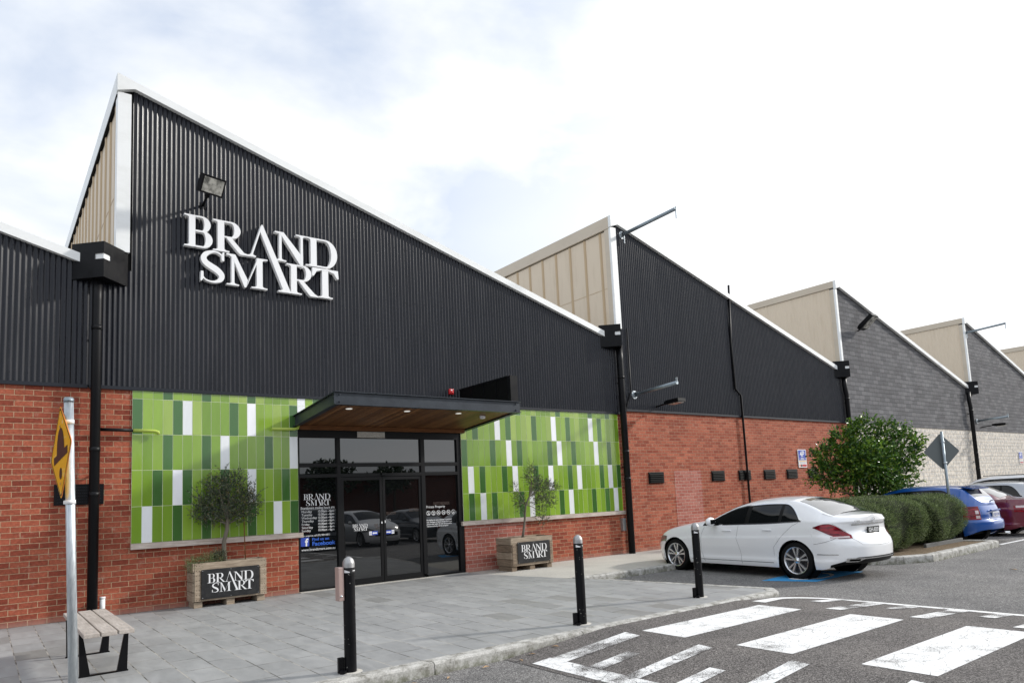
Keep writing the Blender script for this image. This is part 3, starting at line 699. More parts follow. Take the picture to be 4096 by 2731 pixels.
# rain heads and downpipes
def rainhead(x, front=.42):
    b = MB(); z0, z1 = 5.33, 5.91
    tri = [(x-.40, -.015), (x, -front), (x+.40, -.015)]
    sl0, sl1 = 5.625, 5.715
    def face(p, q, za, zb_): b.add([(p[0], p[1], za), (q[0], q[1], za), (q[0], q[1], zb_), (p[0], p[1], zb_)], [(0, 1, 2, 3)], M_black)
    def at(p, q, t_): return (p[0]+(q[0]-p[0])*t_, p[1]+(q[1]-p[1])*t_)
    A, B_, C_ = tri; c1 = at(A, B_, .73); c2 = at(B_, C_, .27)
    face(A, B_, z0, sl0); face(A, B_, sl1, z1); face(A, c1, sl0, sl1)
    face(B_, C_, z0, sl0); face(B_, C_, sl1, z1); face(c2, C_, sl0, sl1)
    b.add([(*A, z0), (*B_, z0), (*C_, z0)], [(0, 1, 2)], M_black)
    b.add([(*at(A, B_, .4), sl0-.02), (x, -front+.02, sl0-.02), (*at(B_, C_, .6), sl0-.02), (*at(B_, C_, .6), sl1+.02), (x, -.2, sl1+.03), (*at(A, B_, .4), sl1+.02)], [(0, 1, 2, 3, 4, 5)], M_beige) if False else None
    # pale panel inside the slot stands in for the sunlit wall beyond
    c0 = at(A, B_, .68); c3 = at(B_, C_, .32)
    for p_, q_ in ((c0, B_), (B_, c3)): b.add([(p_[0], p_[1]+.018, sl0-.02), (q_[0], q_[1]+.018, sl0-.02), (q_[0], q_[1]+.018, sl1+.02), (p_[0], p_[1]+.018, sl1+.02)], [(0, 1, 2, 3)], M_fascia)
    o = b.build('rain_head', bld, label='black angular rain head at the roof valley', recalc=False)
    return o
def downpipe(x, r=.075, kink=0.0, zb_=0.0):
    b = MB(); x2 = x+kink
    pts = [(x2-kink*.0-(.08 if kink else 0), -.16, 5.4), (x-(.08 if kink else 0), -.16, 5.0), (x, -.16, 4.7), (x, -.16, zb_)]
    b.tube(pts, r, M_pipe, seg=20)
    for z in (4.55, 2.6, 1.9): b.tube([(x, -.16, z-.04), (x, -.16, z+.04)], r+.006, M_pipe, seg=20)
    for z in (4.4, 2.2): b.box(x-.01, x+.01, -.16, 0, z, z+.03, M_pipe)
    return b.build('downpipe', bld, label='round black downpipe')
for k in range(0, 5):
    x = 1.45+L*k if k < 2 else P0+L*k-.23
    rainhead(x)
    downpipe([1.40, 13.30, 24.93, 36.10, 47.8][k], r=.073 if k == 0 else .085, kink=0 if k < 2 else .01, zb_=0)
# thin conduits
def conduit(pts, r, name='conduit', m_=M_pipe): b = MB(); b.tube(pts, r, m_, seg=10); return part(b, name)
conduit([(13.74, -.07, 5.93), (13.74, -.07, 4.2), (13.60, -.07, 3.95), (13.47, -.07, 3.6), (13.47, -.07, 0)], .02)
conduit([(18.45, -.08, 7.83), (18.33, -.08, 6.0), (18.36, -.08, 4.55), (18.62, -.08, 4.36), (18.64, -.08, -.0)], .033)
# vents
def vent(x0, x1, z0, z1, slats=5):
    b = MB(); b.box(x0, x1, -.03, -.001, z0, z1, M_black, .004)
    n = slats
    for i in range(n):
        z = z0+.03+(z1-z0-.06)*i/n
        h = (z1-z0-.06)/n
        b.prism([(-.055, z), (-.03, z+h*.75), (-.028, z+h*.55), (-.05, z-.008)], x0+.03, x1-.03, 'x', M_blackmatt)
    return b.build('louvre_vent', bld)
for x in (14.27, 16.97, 18.28, 19.60, 20.88, 22.17, 23.45): vent(x, x+.60, 1.76, 2.06)
b = MB(); b.box(.885, 1.55, -.03, -.001, 1.75, 2.07, M_black, .004)
for i in range(6):
    for j in range(22): b.box(.93+j*.027, .945+j*.027, -.034, -.03, 1.79+i*.045, 1.80+i*.045, M_flash)
b.build('grille_vent', bld, label='black grille vent behind the downpipe')

# tile panels
def tilepanel(x0, cols, dark, white, name, label, tw=.1530):
    zr = [1.0946+.59*i for i in range(5)]+[3.60]
    b = MB(); b.box(x0, x0+tw*cols, -.0160, -.001, zr[0], zr[-1], M_grout)
    rr_ = random.Random(5)
    for r_ in range(5):            # r_ 0 = cut row at the top
        za, zb_ = (zr[4-r_], zr[5-r_]) if r_ else (zr[4], zr[5])
        if r_ == 0: za, zb_ = zr[4], zr[5]
        else: za, zb_ = zr[4-r_], zr[5-r_]
        for c in range(cols):
            if c in dark[r_]: m_ = TILEC[2]
            elif c in white[r_]: m_ = TILEC[3]
            else: m_ = TILEC[rr_.choice((0, 0, 1, 1, 1)) if r_ > 1 else rr_.choice((0, 0, 1, 4))]  # top two rows get paler tiles: sky reflection put into their colour
            xa = x0+c*tw+.003; xb = x0+(c+1)*tw-.003; h = .0018*rr_.random(); g = .0012
            d = -.0175
            b.add([(xa, d-h+g*rr_.uniform(-1, 1), za+.003), (xb, d-h+g*rr_.uniform(-1, 1), za+.003), (xb, d-h+g*rr_.uniform(-1, 1), zb_-.003), (xa, d-h+g*rr_.uniform(-1, 1), zb_-.003)], [(0, 1, 2, 3)], m_)
            b.add([(xa, d-h, za+.003), (xa, -.0158, za+.003), (xa, -.0158, zb_-.003), (xa, d-h, zb_-.003)], [(0, 1, 2, 3)], M_grout)
    return b.build(name, bld, label=label, recalc=False)
tilepanel(1.9391, 18, [{3, 7, 12}, {0, 4, 10, 17}, {3, 7, 14}, {2, 5, 9, 16}, {4, 7, 12, 17}], [set(), {5, 12}, {9, 17}, {4, 12}, {1, 15}], 'tile_panel', 'green and white tiles left of the entrance')
tilepanel(8.321, 32, [{3, 10, 18, 25, 29}, {2, 8, 13, 20, 27}, {0, 5, 10, 16, 21, 29}, {3, 7, 13, 20, 27, 31}, {1, 5, 10, 18, 25, 28}],
          [set(), {6, 17, 25, 16}-{16}, {8, 18, 26}, {1, 9, 16, 22, 29}, {3, 12, 20, 30}], 'tile_panel', 'green and white tiles right of the entrance')
# tiles over the door head
b = MB(); b.box(4.6965, 8.318, -.0160, -.001, 3.06, 3.598, M_grout)
for c in range(24):
    xa = 4.6935+c*.1511+.003; xb = xa+.145
    for za, zb_ in ((3.063, 3.4516), (3.4576, 3.597)): b.add([(xa, -.018, za), (xb, -.018, za), (xb, -.018, zb_), (xa, -.018, zb_)], [(0, 1, 2, 3)], TILEC[(c*7+int(za)) % 5 if (c*7) % 5 not in (3,) else 1])
b.build('tile_panel', bld, label='strip of green tiles above the entrance door', recalc=False)
b = MB(); b.box(1.93, 4.76, -.075, -.001, 1.00, 1.09, M_sill, .006); b.build('window_sill', bld, label='weathered timber sill under the left tiles')
b = MB(); b.box(8.25, 13.26, -.075, -.001, 1.00, 1.09, M_sill, .006); b.build('window_sill', bld, label='weathered timber sill under the right tiles')

# entrance glazing
door = empty('entrance_door', (0, 0, 0)); door.parent = bld; door['label'] = 'black framed sliding glass entrance'
YD = .06
b = MB()
def fr(x0, x1, z0, z1, y0=YD-.05, y1=YD+.06): b.box(x0, x1, y0, y1, z0, z1, M_frame, .003)
fr(4.693, 4.735, 0, 3.03); fr(8.22, 8.335, 0, 3.03); fr(4.736, 8.219, 2.86, 3.03)
fr(5.47, 5.545, .07, 2.859); fr(7.325, 7.418, .07, 2.859)
for (xa, xb) in ((4.736, 5.469), (5.546, 7.324), (7.419, 8.219)):
    fr(xa, xb, 2.30, 2.37); fr(xa, xb, 2.10, 2.165)
fr(4.736, 5.469, .0, .045); fr(7.419, 8.219, .0, .05)
b.build('door_frame', door)
b = MB(); b.box(6.40, 6.50, YD-.09, YD-.051, 2.11, 2.17, M_frame, .01); b.build('door_sensor', door)
b = MB(); b.box(5.9, 6.5, YD-.07, YD-.055, 2.87, 2.99, M_conc, .003); b.build('exit_light_box', door)
for (xa, xb, xs_) in ((5.55, 6.425, 1), (6.435, 7.32, 0)):
    b = MB(); y0, y1 = YD-.035, YD+.01
    b.box(xa, xa+.055, y0, y1, .02, 2.095, M_frame, .003); b.box(xb-.055, xb, y0, y1, .02, 2.095, M_frame, .003)
    b.box(xa+.056, xb-.056, y0, y1, .02, .13, M_frame, .003); b.box(xa+.056, xb-.056, y0, y1, 2.03, 2.095, M_frame, .003)
    o = b.build('sliding_door', bld if False else door)
b = MB(); 
for (xa, xb, z0, z1) in ((4.736, 5.469, .045, 2.10), (4.736, 5.469, 2.165, 2.30), (4.736, 5.469, 2.37, 2.86), (5.546, 7.324, 2.165, 2.30), (5.546, 7.324, 2.37, 2.86),
                         (7.419, 8.219, .05, 2.10), (7.419, 8.219, 2.165, 2.30), (7.419, 8.219, 2.37, 2.86)):
    bb = MB(); bb.box(xa, xb, YD-.004, YD+.006, z0, z1, M_glass); bb.build('glass_pane', door)
for (xa, xb) in ((5.606, 6.369), (6.491, 7.264)):
    bb = MB(); bb.box(xa, xb, YD-.018, YD-.008, .13, 2.03, M_glass); bb.build('glass_pane', door)
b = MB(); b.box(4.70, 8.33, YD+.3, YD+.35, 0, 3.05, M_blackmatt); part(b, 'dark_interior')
b = MB(); b.box(4.69, 8.34, -.10, YD-.052, -.02, .012, M_conc); b.build('door_threshold', door)
b = MB(); b.box(6.385, 6.405, YD-.052, YD-.036, 1.16, 1.20, M_white); b.build('door_lock', door); b = MB(); b.box(6.46, 6.475, YD-.052, YD-.036, 1.17, 1.22, M_white); b.build('door_lock', door)

# logo lettering -------------------------------------------------------
def arc(cx, cy, rx, ry, a0, a1, n=16): return [(cx+rx*math.cos(R(a0+(a1-a0)*i/n)), cy+ry*math.sin(R(a0+(a1-a0)*i/n))) for i in range(n+1)]
def stem(xl, xr, z0, z1, s0, s1, t_=.028, br=.035, bot=True, top=True):
    """stem xl..xr with serifs reaching s0 (bottom l,r) and s1 (top l,r)"""
    p = []
    if bot:
        p += [(s0[0], z0), (s0[1], z0), (s0[1], z0+t_*.8)]+[(xr+(s0[1]-xr)*(1-i/5)**2*.8, z0+t_*.8+br*(i/5)**1.6) for i in range(1, 6)] if s0[1] > xr+.003 else [(s0[0], z0), (xr, z0)]
    else: p += [(xl, z0), (xr, z0)]
    if top:
        if s1[1] > xr+.003: p += [(xr+(s1[1]-xr)*(i/5)**2*.8, z1-t_*.8-br*(1-i/5)**1.6) for i in range(0, 5)]+[(s1[1], z1-t_*.8), (s1[1], z1)]
        else: p += [(xr, z1)]
        if s1[0] < xl-.003: p += [(s1[0], z1), (s1[0], z1-t_*.8)]+[(xl-(xl-s1[0])*(1-i/5)**2*.8, z1-t_*.8-br*(i/5)**1.6) for i in range(1, 6)]
        else: p += [(xl, z1)]
    else: p += [(xr, z1), (xl, z1)]
    if bot and s0[0] < xl-.003: p += [(xl-(xl-s0[0])*(i/5)**2*.8, z0+t_*.8+br*(1-i/5)**1.6) for i in range(0, 5)]+[(s0[0], z0+t_*.8)]
    return p
def bowl(xl, xo, z0, z1, tv, th_):   # half ring opening left
    h = (z1-z0)/2; zc = (z0+z1)/2; xs_ = xl+(xo-xl)*.42
    o = [(xl, z0)]+arc(xs_, zc, xo-xs_, h, -90, 90, 20)+[(xl, z1)]
    i = [(xl, z1-th_)]+arc(xs_, zc, xo-xs_-tv, h-th_, 90, -90, 20)+[(xl, z0+th_)]
    return o+i
A0, A1 = 6.165, 6.74; B0, B1 = 5.57, 6.145
def sglyph(x0, x1, z0, z1):
    # S as a thick stroke swept along a spine
    w = x1-x0; h = z1-z0
    sp = [(.93, .80, .02), (.86, .90, .035), (.66, .965, .035), (.44, .95, .06), (.22, .86, .10), (.13, .73, .115), (.22, .60, .125), (.45, .50, .135), (.70, .40, .135), (.87, .27, .12), (.83, .13, .10), (.62, .045, .055), (.40, .035, .035), (.18, .09, .03), (.06, .22, .02)]
    P = []; 
    for i in range(len(sp)-1):
        for j in range(5):
            t_ = j/5; i0 = max(i-1, 0); i3 = min(i+2, len(sp)-1)
            P.append(tuple(.5*((2*sp[i][k])+(-sp[i0][k]+sp[i+1][k])*t_+(2*sp[i0][k]-5*sp[i][k]+4*sp[i+1][k]-sp[i3][k])*t_*t_+(-sp[i0][k]+3*sp[i][k]-3*sp[i+1][k]+sp[i3][k])*t_**3) for k in range(3)))
    P.append(sp[-1]); Lf, Rt = [], []
    for i, (a, c, r_) in enumerate(P):
        q, s_ = P[max(i-1, 0)], P[min(i+1, len(P)-1)]; dx, dz = (s_[0]-q[0])*w, (s_[1]-q[1])*h; l_ = math.hypot(dx, dz) or 1
        nx, nz_ = -dz/l_*r_*w, dx/l_*r_*w
        Lf.append((x0+a*w+nx, z0+c*h+nz_)); Rt.append((x0+a*w-nx, z0+c*h-nz_))
    body = Lf+Rt[::-1]
    s1 = [(x0+w*.88, z0+h*.72), (x0+w*.98, z0+h*.72), (x0+w*.985, z0+h*.995), (x0+w*.92, z0+h*.99), (x0+w*.86, z0+h*.84)]
    s2 = [(x0, z0+h*.02), (x0+w*.05, z0+h*.02), (x0+w*.13, z0+h*.11), (x0+w*.12, z0+h*.32), (x0+w*.02, z0+h*.32)]
    return [[body], [s1], [s2]]
GL = {
 'letter_B': [[stem(2.768, 2.871, A0, A1, (2.69, 2.88), (2.69, 2.88))], [bowl(2.871, 3.125, 6.45, A1, .105, .028)], [bowl(2.871, 3.157, A0, 6.478, .115, .03)]],
 'letter_R': [[stem(3.245, 3.357, A0, A1, (3.165, 3.445), (3.165, 3.36))], [bowl(3.357, 3.64, 6.43, A1, .11, .028)], [[(3.37, 6.455), (3.48, 6.44), (3.70, 6.20), (3.80, A0+.005), (3.80, A0-.008), (3.64, A0-.008), (3.60, 6.19)]]],
 'letter_A': [[[(3.755, A0-.005), (3.914, A0-.005), (3.914, A0+.02), (3.868, A0+.03), (3.862, A0+.055), (4.0, 6.665), (4.03, 6.80), (4.02, 6.80), (3.995, 6.74), (3.83, A0+.055), (3.80, A0+.03), (3.757, A0+.02)]],
              [[(4.020, 6.80), (4.040, 6.80), (4.535, B0+.06), (4.56, B0+.03), (4.56, B0), (4.322, B0), (4.322, B0+.025), (4.38, B0+.035), (4.405, B0+.06), (3.985, 6.69)]]],
 'letter_N': [[stem(4.346, 4.392, A0+.005, 6.70, (4.262, 4.478), (4.30, 4.40), top=False)], [[(4.265, A1-.005), (4.43, A1-.005), (4.775, 6.335), (4.80, 6.10), (4.775, 6.10), (4.395, 6.66), (4.35, 6.70), (4.265, A1-.03)]], [stem(4.755, 4.802, 6.13, A1, (4.7, 4.8), (4.668, 4.885), bot=False)]],
 'letter_D': [[stem(4.955, 5.075, A0+.003, A1, (4.855, 5.08), (4.888, 5.08))], [bowl(5.075, 5.495, A0+.003, A1, .125, .03)]],
 'letter_S': sglyph(2.955, 3.362, B0-.008, B1+.008),
 'letter_M': [[stem(3.480, 3.530, B0, 6.09, (3.396, 3.611), (3.4, 3.5), top=False)], [[(3.396, B1), (3.545, B1), (3.765, 5.70), (3.735, B0-.01), (3.705, B0-.01), (3.525, 6.02), (3.48, 6.09), (3.44, B1-.028), (3.396, B1-.03)]],
              [[(3.735, B0-.01), (3.765, 5.66), (3.945, B1), (3.985, B1), (3.925, 6.02), (3.745, 5.58)]], [stem(3.925, 4.032, B0, B1, (3.832, 4.118), (3.93, 4.125))]],
 'letter_R2': [[stem(4.565, 4.675, B0, B1, (4.562, 4.77), (4.482, 4.68))], [bowl(4.675, 4.962, 5.835, B1, .105, .027)], [[(4.69, 5.86), (4.80, 5.84), (5.02, 5.62), (5.10, B0+.005), (5.10, B0-.008), (4.94, B0-.008), (4.90, 5.60)]]],
 'letter_T': [[stem(5.176, 5.302, B0, 6.115, (5.102, 5.388), (5.1, 5.3), top=False)], [[(4.985, B1+.005), (5.505, B1+.005), (5.515, 5.985), (5.485, 5.985), (5.42, 6.085), (5.31, 6.118), (5.17, 6.118), (5.07, 6.085), (5.01, 5.985), (4.975, 5.985)]]],
}
def logo(parent, m_, x, y, z, width, depth=.0, name='lettering', split=False):
    """x,z = lower left of the logo block"""
    sc = width/2.825; objs = []
    for g, pieces in GL.items():
        ps = []
        for i, loops in enumerate(pieces):
            d = depth+ (i % 3)*.0012*(1 if depth > .01 else .25)
            mt = Matrix.Translation((x, y-(d)/2, z)) @ Matrix(((sc, 0, 0, 0), (0, 0, -1, 0), (0, sc, 0, 0), (0, 0, 0, 1))) @ Matrix.Translation((-2.69, -B0, 0))
            ps.append(shape(loops, d, m_, None, 'p', mt, 0 if split else -.005))
        o = join(ps, g if split else 'piece', parent)
        if split: o.name = g.replace('letter_R2', 'letter_R').lower()
        objs.append(o)
    if not split: return join(objs, name, parent)
sign = empty('wall_sign', (0, 0, 0), 'large raised white serif letters spelling BRAND SMART on the black corrugated gable', 'sign')
logo(sign, M_letter, 2.69, -.052, B0, 2.825, .095, split=True)
for x, z in ((2.82, 6.3), (3.3, 6.3), (4.1, 6.3), (5.0, 6.3), (3.2, 5.7), (4.0, 5.7), (4.6, 5.7), (5.24, 5.7)):
    b = MB(); b.box(x-.01, x+.01, -.055, -.01, z-.01, z+.01, M_blackmatt); b.build('mounting_stud', sign)

# window lettering on the door glass
dl = empty('door_lettering', (0, 0, 0), 'white trading hours, notices and blue stickers on the black entrance glass', 'lettering')
YG = YD-.006
logo(dl, M_decal, 4.815, YG, 1.575, .53, .0004)
def lettering(name, items):
    o = join(items, name, dl) if len(items) > 1 else items[0]
    o.name = name; o.parent = dl; return o
lettering('heading_text', [text('Brandsmart trading hours are', .068, 4.757, YG, 1.512, M_decal, None, width=.66)])
for i, dname in enumerate(('Monday', 'Tuesday', 'Wednesday', 'Thursday', 'Friday', 'Saturday', 'Sunday')):
    z = 1.445-i*.0585
    lettering('weekday_text', [text(dname, .062, 4.773, YG, z, M_decal, None)]); lettering('hours_text', [text('10.00am - 6pm', .062, 5.085, YG, z, M_decal, None, width=.315)])
lettering('phone_text', [text('For enquiries call (03) 9894 0811', .045, 4.775, YG, 1.005, M_decal, None, width=.54)])
lettering('website_text', [text('www.brandsmart.com.au', .07, 4.762, YG, .742, M_decal, None, width=.66)])
tx = [text('Find us on', .072, 4.967, YG, .925, M_fbblue, None, width=.33, bold=.0015), text('Facebook', .105, 4.967, YG, .832, M_fbblue, None, width=.455, bold=.0025)]
for q in tx: lettering('social_text', [q])
b = MB(); b.box(4.752, 4.912, YG-.001, YG+.001, .828, .99, M_blue); q = b.build('social_badge', dl)
text('f', .19, 4.835, YG-.003, .836, M_decal, q, bold=.006)
logo(dl, M_decal, 5.777, YD-.020, 1.045, .32, .0004)
logo(dl, M_decaldim, 6.24, YD-.020, 1.06, .24, .0004)
for x0, s_ in ((6.125, -1), (6.49, 1)):
    b = MB(); y = YD-.021; b.box(x0, x0+.185, y-.001, y, .945, 1.02, M_blue)
    q = b.build('arrow_sticker', dl)
    cx = x0+(.12 if s_ < 0 else .06)
    pts = [(-.05, 0), (-.022, .026), (-.022, .013), (.05, .013), (.05, -.013), (-.022, -.013), (-.022, -.026)]
    if s_ > 0: pts = [(-a, c) for a, c in pts]
    b = MB(); b.add([(cx+a, y-.0025, .9825+c) for a, c in pts], [(0, 1, 2), (0, 2, 5), (0, 5, 6), (2, 3, 4, 5)], M_decal); b.build('arrow', q, recalc=False)
    xs0 = x0-.0 if s_ < 0 else x0+.125
    b = MB(); b.box(xs0, xs0+.06, y-.002, y-.0012, .945, 1.02, M_white); 
    for z in (.965, .98, .995): b.box(xs0+.01, xs0+.05, y-.003, y-.0022, z, z+.004, M_blue)
    b.build('sticker_panel', q)
lettering('notice_heading', [text('Private Property', .075, 7.44, YG, 1.415, M_decal, None, width=.455)]); tx = []
for i, ln in enumerate(('No liability for any property or personal', 'loss, damage or injury of any kind to a', 'person who enters or uses this property', 'without authority will be accepted.')):
    tx.append(text(ln, .044, 7.44, YG, 1.150-i*.042, M_decal, None, width=.61 if i < 3 else .53, bold=.0006))
join(tx, 'notice_text', dl)
b = MB()
icons = [[(-.01, .03, 0, .0), (0, .0, -.02, -.035), (0, 0, .02, -.035), (-.02, .015, .02, .0)], [(-.01, .02, .015, -.01), (.015, -.01, -.02, -.035), (-.015, .0, .025, .015)], [(-.03, -.01, .03, -.01), (-.01, -.01, 0, .015), (0, .015, .02, .01)],
         [(-.025, 0, .02, 0), (-.02, 0, -.02, -.03), (.015, 0, .015, -.03), (.02, 0, .03, .018)], [(-.03, -.01, .025, .01)], [(-.02, .0, .02, .0), (-.025, -.02, .025, -.02)]]
for i in range(6):
    cx, cz = 7.489+i*.1235, 1.3105; vs = []; n = 28
    for k in range(n): a = 2*math.pi*k/n; vs += [(cx+.048*math.cos(a), YG-.001, cz+.048*math.sin(a)), (cx+.040*math.cos(a), YG-.001, cz+.040*math.sin(a))]
    b.add(vs, [(2*k, 2*((k+1) % n), 2*((k+1) % n)+1, 2*k+1) for k in range(n)], M_decal)
    segs = list(icons[i]); 
    if i < 5: segs.append((-.03, .03, .03, -.03))
    for (xa, za, xb, zb_) in segs:
        d = Vector((xb-xa, zb_-za)); nn = Vector((-d.y, d.x)).normalized()*(.0045 if (xa, za) == (-.03, .03) else .006)
        b.add([(cx+xa+nn.x, YG-.002, cz+za+nn.y), (cx+xb+nn.x, YG-.002, cz+zb_+nn.y), (cx+xb-nn.x, YG-.002, cz+zb_-nn.y), (cx+xa-nn.x, YG-.002, cz+za-nn.y)], [(0, 1, 2, 3)], M_decal)
b.build('prohibition_icons', dl, recalc=False)
tx = [text('SWITCHBOARDS', .085, 7.615, YG, 1.475, M_decaldim, None, width=.395), text('ELECTRICAL', .09, 7.03, YD-.020, 1.37, M_decaldim, None, width=.24), text('TELECOM', .07, 6.5, YD-.020, 1.33, M_decaldim, None, width=.22)]
for q in tx: lettering('dim_text', [q])

# canopy ---------------------------------------------------------------
can = empty('entrance_canopy', (0, 0, 0)); can.parent = bld; can['label'] = 'flat dark steel canopy with timber underside over the door'
SLC = (3.43-3.263)/1.951           # rises towards the front
def cz(y, base): return base-SLC*y   # y negative
def ibeam(p0, p1, h, w, ax):
    # channel/I profile along x (front) or y (sides); p = (x,y,ztop)
    b = MB(); tf = .012; tw = .010
    if ax == 'x':
        x0, x1 = p0[0], p1[0]; y = p0[1]; zt = p0[2]
        b.box(x0, x1, y-w/2, y+w/2, zt-tf, zt, M_beam); b.box(x0, x1, y-w/2, y+w/2, zt-h, zt-h+tf, M_beam)
        b.box(x0+.001, x1-.001, y-tw/2, y+tw/2, zt-h+tf, zt-tf, M_beam)
        b.box(x0+.085, x0+.092, y-w/2+.006, y-tw/2, zt-h+tf, zt-tf, M_beam) if False else None
        for bx in (x0+.10, x1-.10):
            for bz in (zt-.05, zt-h+.05): b.lathe([(0, -.022), (.016, -.022), (.016, -.0)], M_beam, (bx, y-tw/2, bz), 'y', 8, False)
    else:
        x = p0[0]; prof = [(-w/2, 0), (w/2, 0), (w/2, -tf), (tw/2, -tf), (tw/2, -h+tf), (w/2, -h+tf), (w/2, -h), (-w/2, -h), (-w/2, -h+tf), (-tw/2, -h+tf), (-tw/2, -tf), (-w/2, -tf)]
        vs = [(x+a, p0[1], p0[2]+c) for a, c in prof]+[(x+a, p1[1], p1[2]+c) for a, c in prof]; n = len(prof)
        b.add(vs, [tuple(range(n))[::-1], tuple(range(n, 2*n))]+[(i, (i+1) % n, n+(i+1) % n, n+i) for i in range(n)], M_beam)
    return b.build('steel_beam', can)
ibeam((4.604, -1.95, 3.432), (8.49, -1.95, 3.432), .222, .10, 'x')
ibeam((4.655, 0, 3.263), (4.655, -1.895, 3.263+SLC*1.895), .214, .10, 'y')
ibeam((8.44, 0, 3.263), (8.44, -1.895, 3.263+SLC*1.895), .214, .10, 'y')
b = MB(); b.add([(4.71, -.03, 3.082), (8.385, -.03, 3.082), (8.385, -1.895, 3.082+SLC*1.865), (4.71, -1.895, 3.082+SLC*1.865), (4.71, -.03, 3.10), (8.385, -.03, 3.10), (8.385, -1.895, 3.10+SLC*1.865), (4.71, -1.895, 3.10+SLC*1.865)], [(0, 1, 2, 3), (7, 6, 5, 4), (0, 4, 5, 1), (3, 2, 6, 7)], M_soffit); b.build('timber_soffit', can)
b = MB(); b.add([(4.66, -.03, 3.24), (8.44, -.03, 3.24), (8.44, -1.94, 3.24+SLC*1.9), (4.66, -1.94, 3.24+SLC*1.9)], [(0, 1, 2, 3)], M_roof); b.build('canopy_roof', can)
b = MB(); b.box(4.71, 8.385, -.09, -.03, 3.0, 3.080, M_timberbeam); b.build('timber_beam', can)
for x in (5.055, 6.19, 7.307):
    b = MB(); z = 3.082+SLC*1.50; b.lathe([(0, -.004), (.050, -.005), (.058, -.002), (.058, .004)], M_downlight, (x, -1.53, z-.001), 'z', 20); b.build('downlight', can)
b = MB(); b.lathe([(0, -.06), (.05, -.055), (.06, -.02), (.06, .0)], M_white, (7.96, -1.40, 3.20), 'z', 20); b.build('smoke_detector', can)
# projecting sign box on the canopy
ps = empty('projecting_sign_box', (8.38, -.1, 3.43), 'black open sided sign box standing on the right edge of the canopy', 'sign box')
b = MB(); x = 8.33; 
b.prism([(-.04, 3.27), (-1.86, 3.445), (-1.86, 3.96), (-.04, 3.97)], x-.0, x+.012, 'x', M_blackmatt); o = b.build('side_panel', ps); o.matrix_parent_inverse = Matrix.Translation((-8.38, .1, -3.43))
b = MB(); b.prism([(-1.80, 3.443), (-1.90, 3.447), (-1.90, 3.965), (-1.80, 3.965)], x-.01, x+.17, 'x', M_black); o = b.build('front_panel', ps); o.matrix_parent_inverse = Matrix.Translation((-8.38, .1, -3.43))
b = MB(); b.box(x-.012, x+.17, -1.80, -.03, 3.94, 3.972, M_black); 
for y in (-.5, -.95, -1.4): b.box(x-.012, x, y-.012, y+.012, 3.42, 3.94, M_black)
o = b.build('frame_rail', ps); o.matrix_parent_inverse = Matrix.Translation((-8.38, .1, -3.43))

def leaf(parent_or_none=None): pass
# alarm strobe
al = empty('alarm_siren', (8.09, -.04, 3.90), 'small red fire alarm siren on black cladding above the canopy', 'alarm')
b = MB(); b.box(-.055, .055, -.05, 0, -.06, .06, M_red, .008); b.build('housing', al)
b = MB(); b.lathe([(0, -.035), (.02, -.03), (.03, -.012), (.032, 0)], M_red, (0, -.05, -.02), 'y', 16); b.build('strobe_lens', al)
b = MB(); b.box(-.02, .02, -.054, -.05, .02, .045, M_white); b.build('warning_label', al)
# lime overflow pipes
for (pts, nm, lab) in (([(1.94, -.10, 2.92), (2.26, -.10, 2.915), (2.31, -.10, 2.90), (2.315, -.10, 2.86)], 'overflow_pipe', 'lime green pipe end continuing from the black pipe'), ([(4.19, -.10, 2.995), (4.60, -.10, 3.0), (4.67, -.10, 3.02), (4.685, -.10, 3.08)], 'overflow_pipe', 'lime green pipe stub beside the canopy')):
    b = MB(); b.tube(pts, .026, M_lime, seg=14); part(b, nm, lab)
b = MB(); b.tube([(1.46, -.10, 2.925), (1.94, -.10, 2.92)], .027, M_pipe, seg=14); part(b, 'overflow_pipe', 'black horizontal pipe from the downpipe')
b = MB(); b.tube([(1.545, -.09, 0), (1.545, -.09, .30)], .038, M_white, seg=16); b.tube([(1.545, -.09, .285), (1.545, -.09, .315)], .042, M_white, seg=16); b.build('white_pipe_stub', kind=None, label='short capped white plastic pipe at the brick wall behind the bench', cat='pipe')
b = MB(); b.box(13.10, 13.22, -.09, -.001, .58, .90, M_steel, .006); b.build('meter_box', label='slim grey metal box on brick beside the downpipe', cat='electrical box')
# ------------------------------------------------------------------ things on the wall
def thing(name, loc, label, cat, group=None): return empty(name, loc, label, cat, group)
def bracket_pole(x, z, length, label, slope, hook=True, rust=False, dx=0.0):
    t_ = thing('bracket_pole', (x, 0, z), label, 'pole', 'galvanised poles projecting from the wall')
    b = MB(); b.lathe([(0, -.045), (.11, -.045), (.11, -.025), (0, -.025)], M_galv, (0, 0, 0), 'y', 24, False)
    b.lathe([(.07, -.02), (.07, -.10)], M_galv, (0, 0, 0), 'y', 16)
    for k in range(6):
        a = k*math.pi/3; b.lathe([(0, -.06), (.012, -.06), (.012, -.045)], M_galv, (.088*math.cos(a), 0, .088*math.sin(a)), 'y', 6, False)
    b.build('flange', t_)
    b = MB(); b.tube([(0, -.03, 0), (dx, -length, slope)], .048, M_galvdull, seg=18); b.build('pole', t_)
    if hook:
        b = MB(); b.box(dx-.006, dx+.006, -length-.012, -length+.03, slope-.26, slope+.06, M_galv, .003); b.build('end_plate', t_)
        b = MB(); b.box(-.006, .006, -.13, -.09, -.26, -.05, M_galv, .003); b.build('eye_plate', t_)
    else:
        b = MB(); b.box(dx-.006, dx+.006, -length-.01, -length+.05, slope+.0, slope+.13, M_galv, .003); b.build('end_plate', t_)
    return t_
bracket_pole(13.82, 8.56, 1.93, 'upper galvanised pole angled out from the peak of the second corrugated gable', .06)
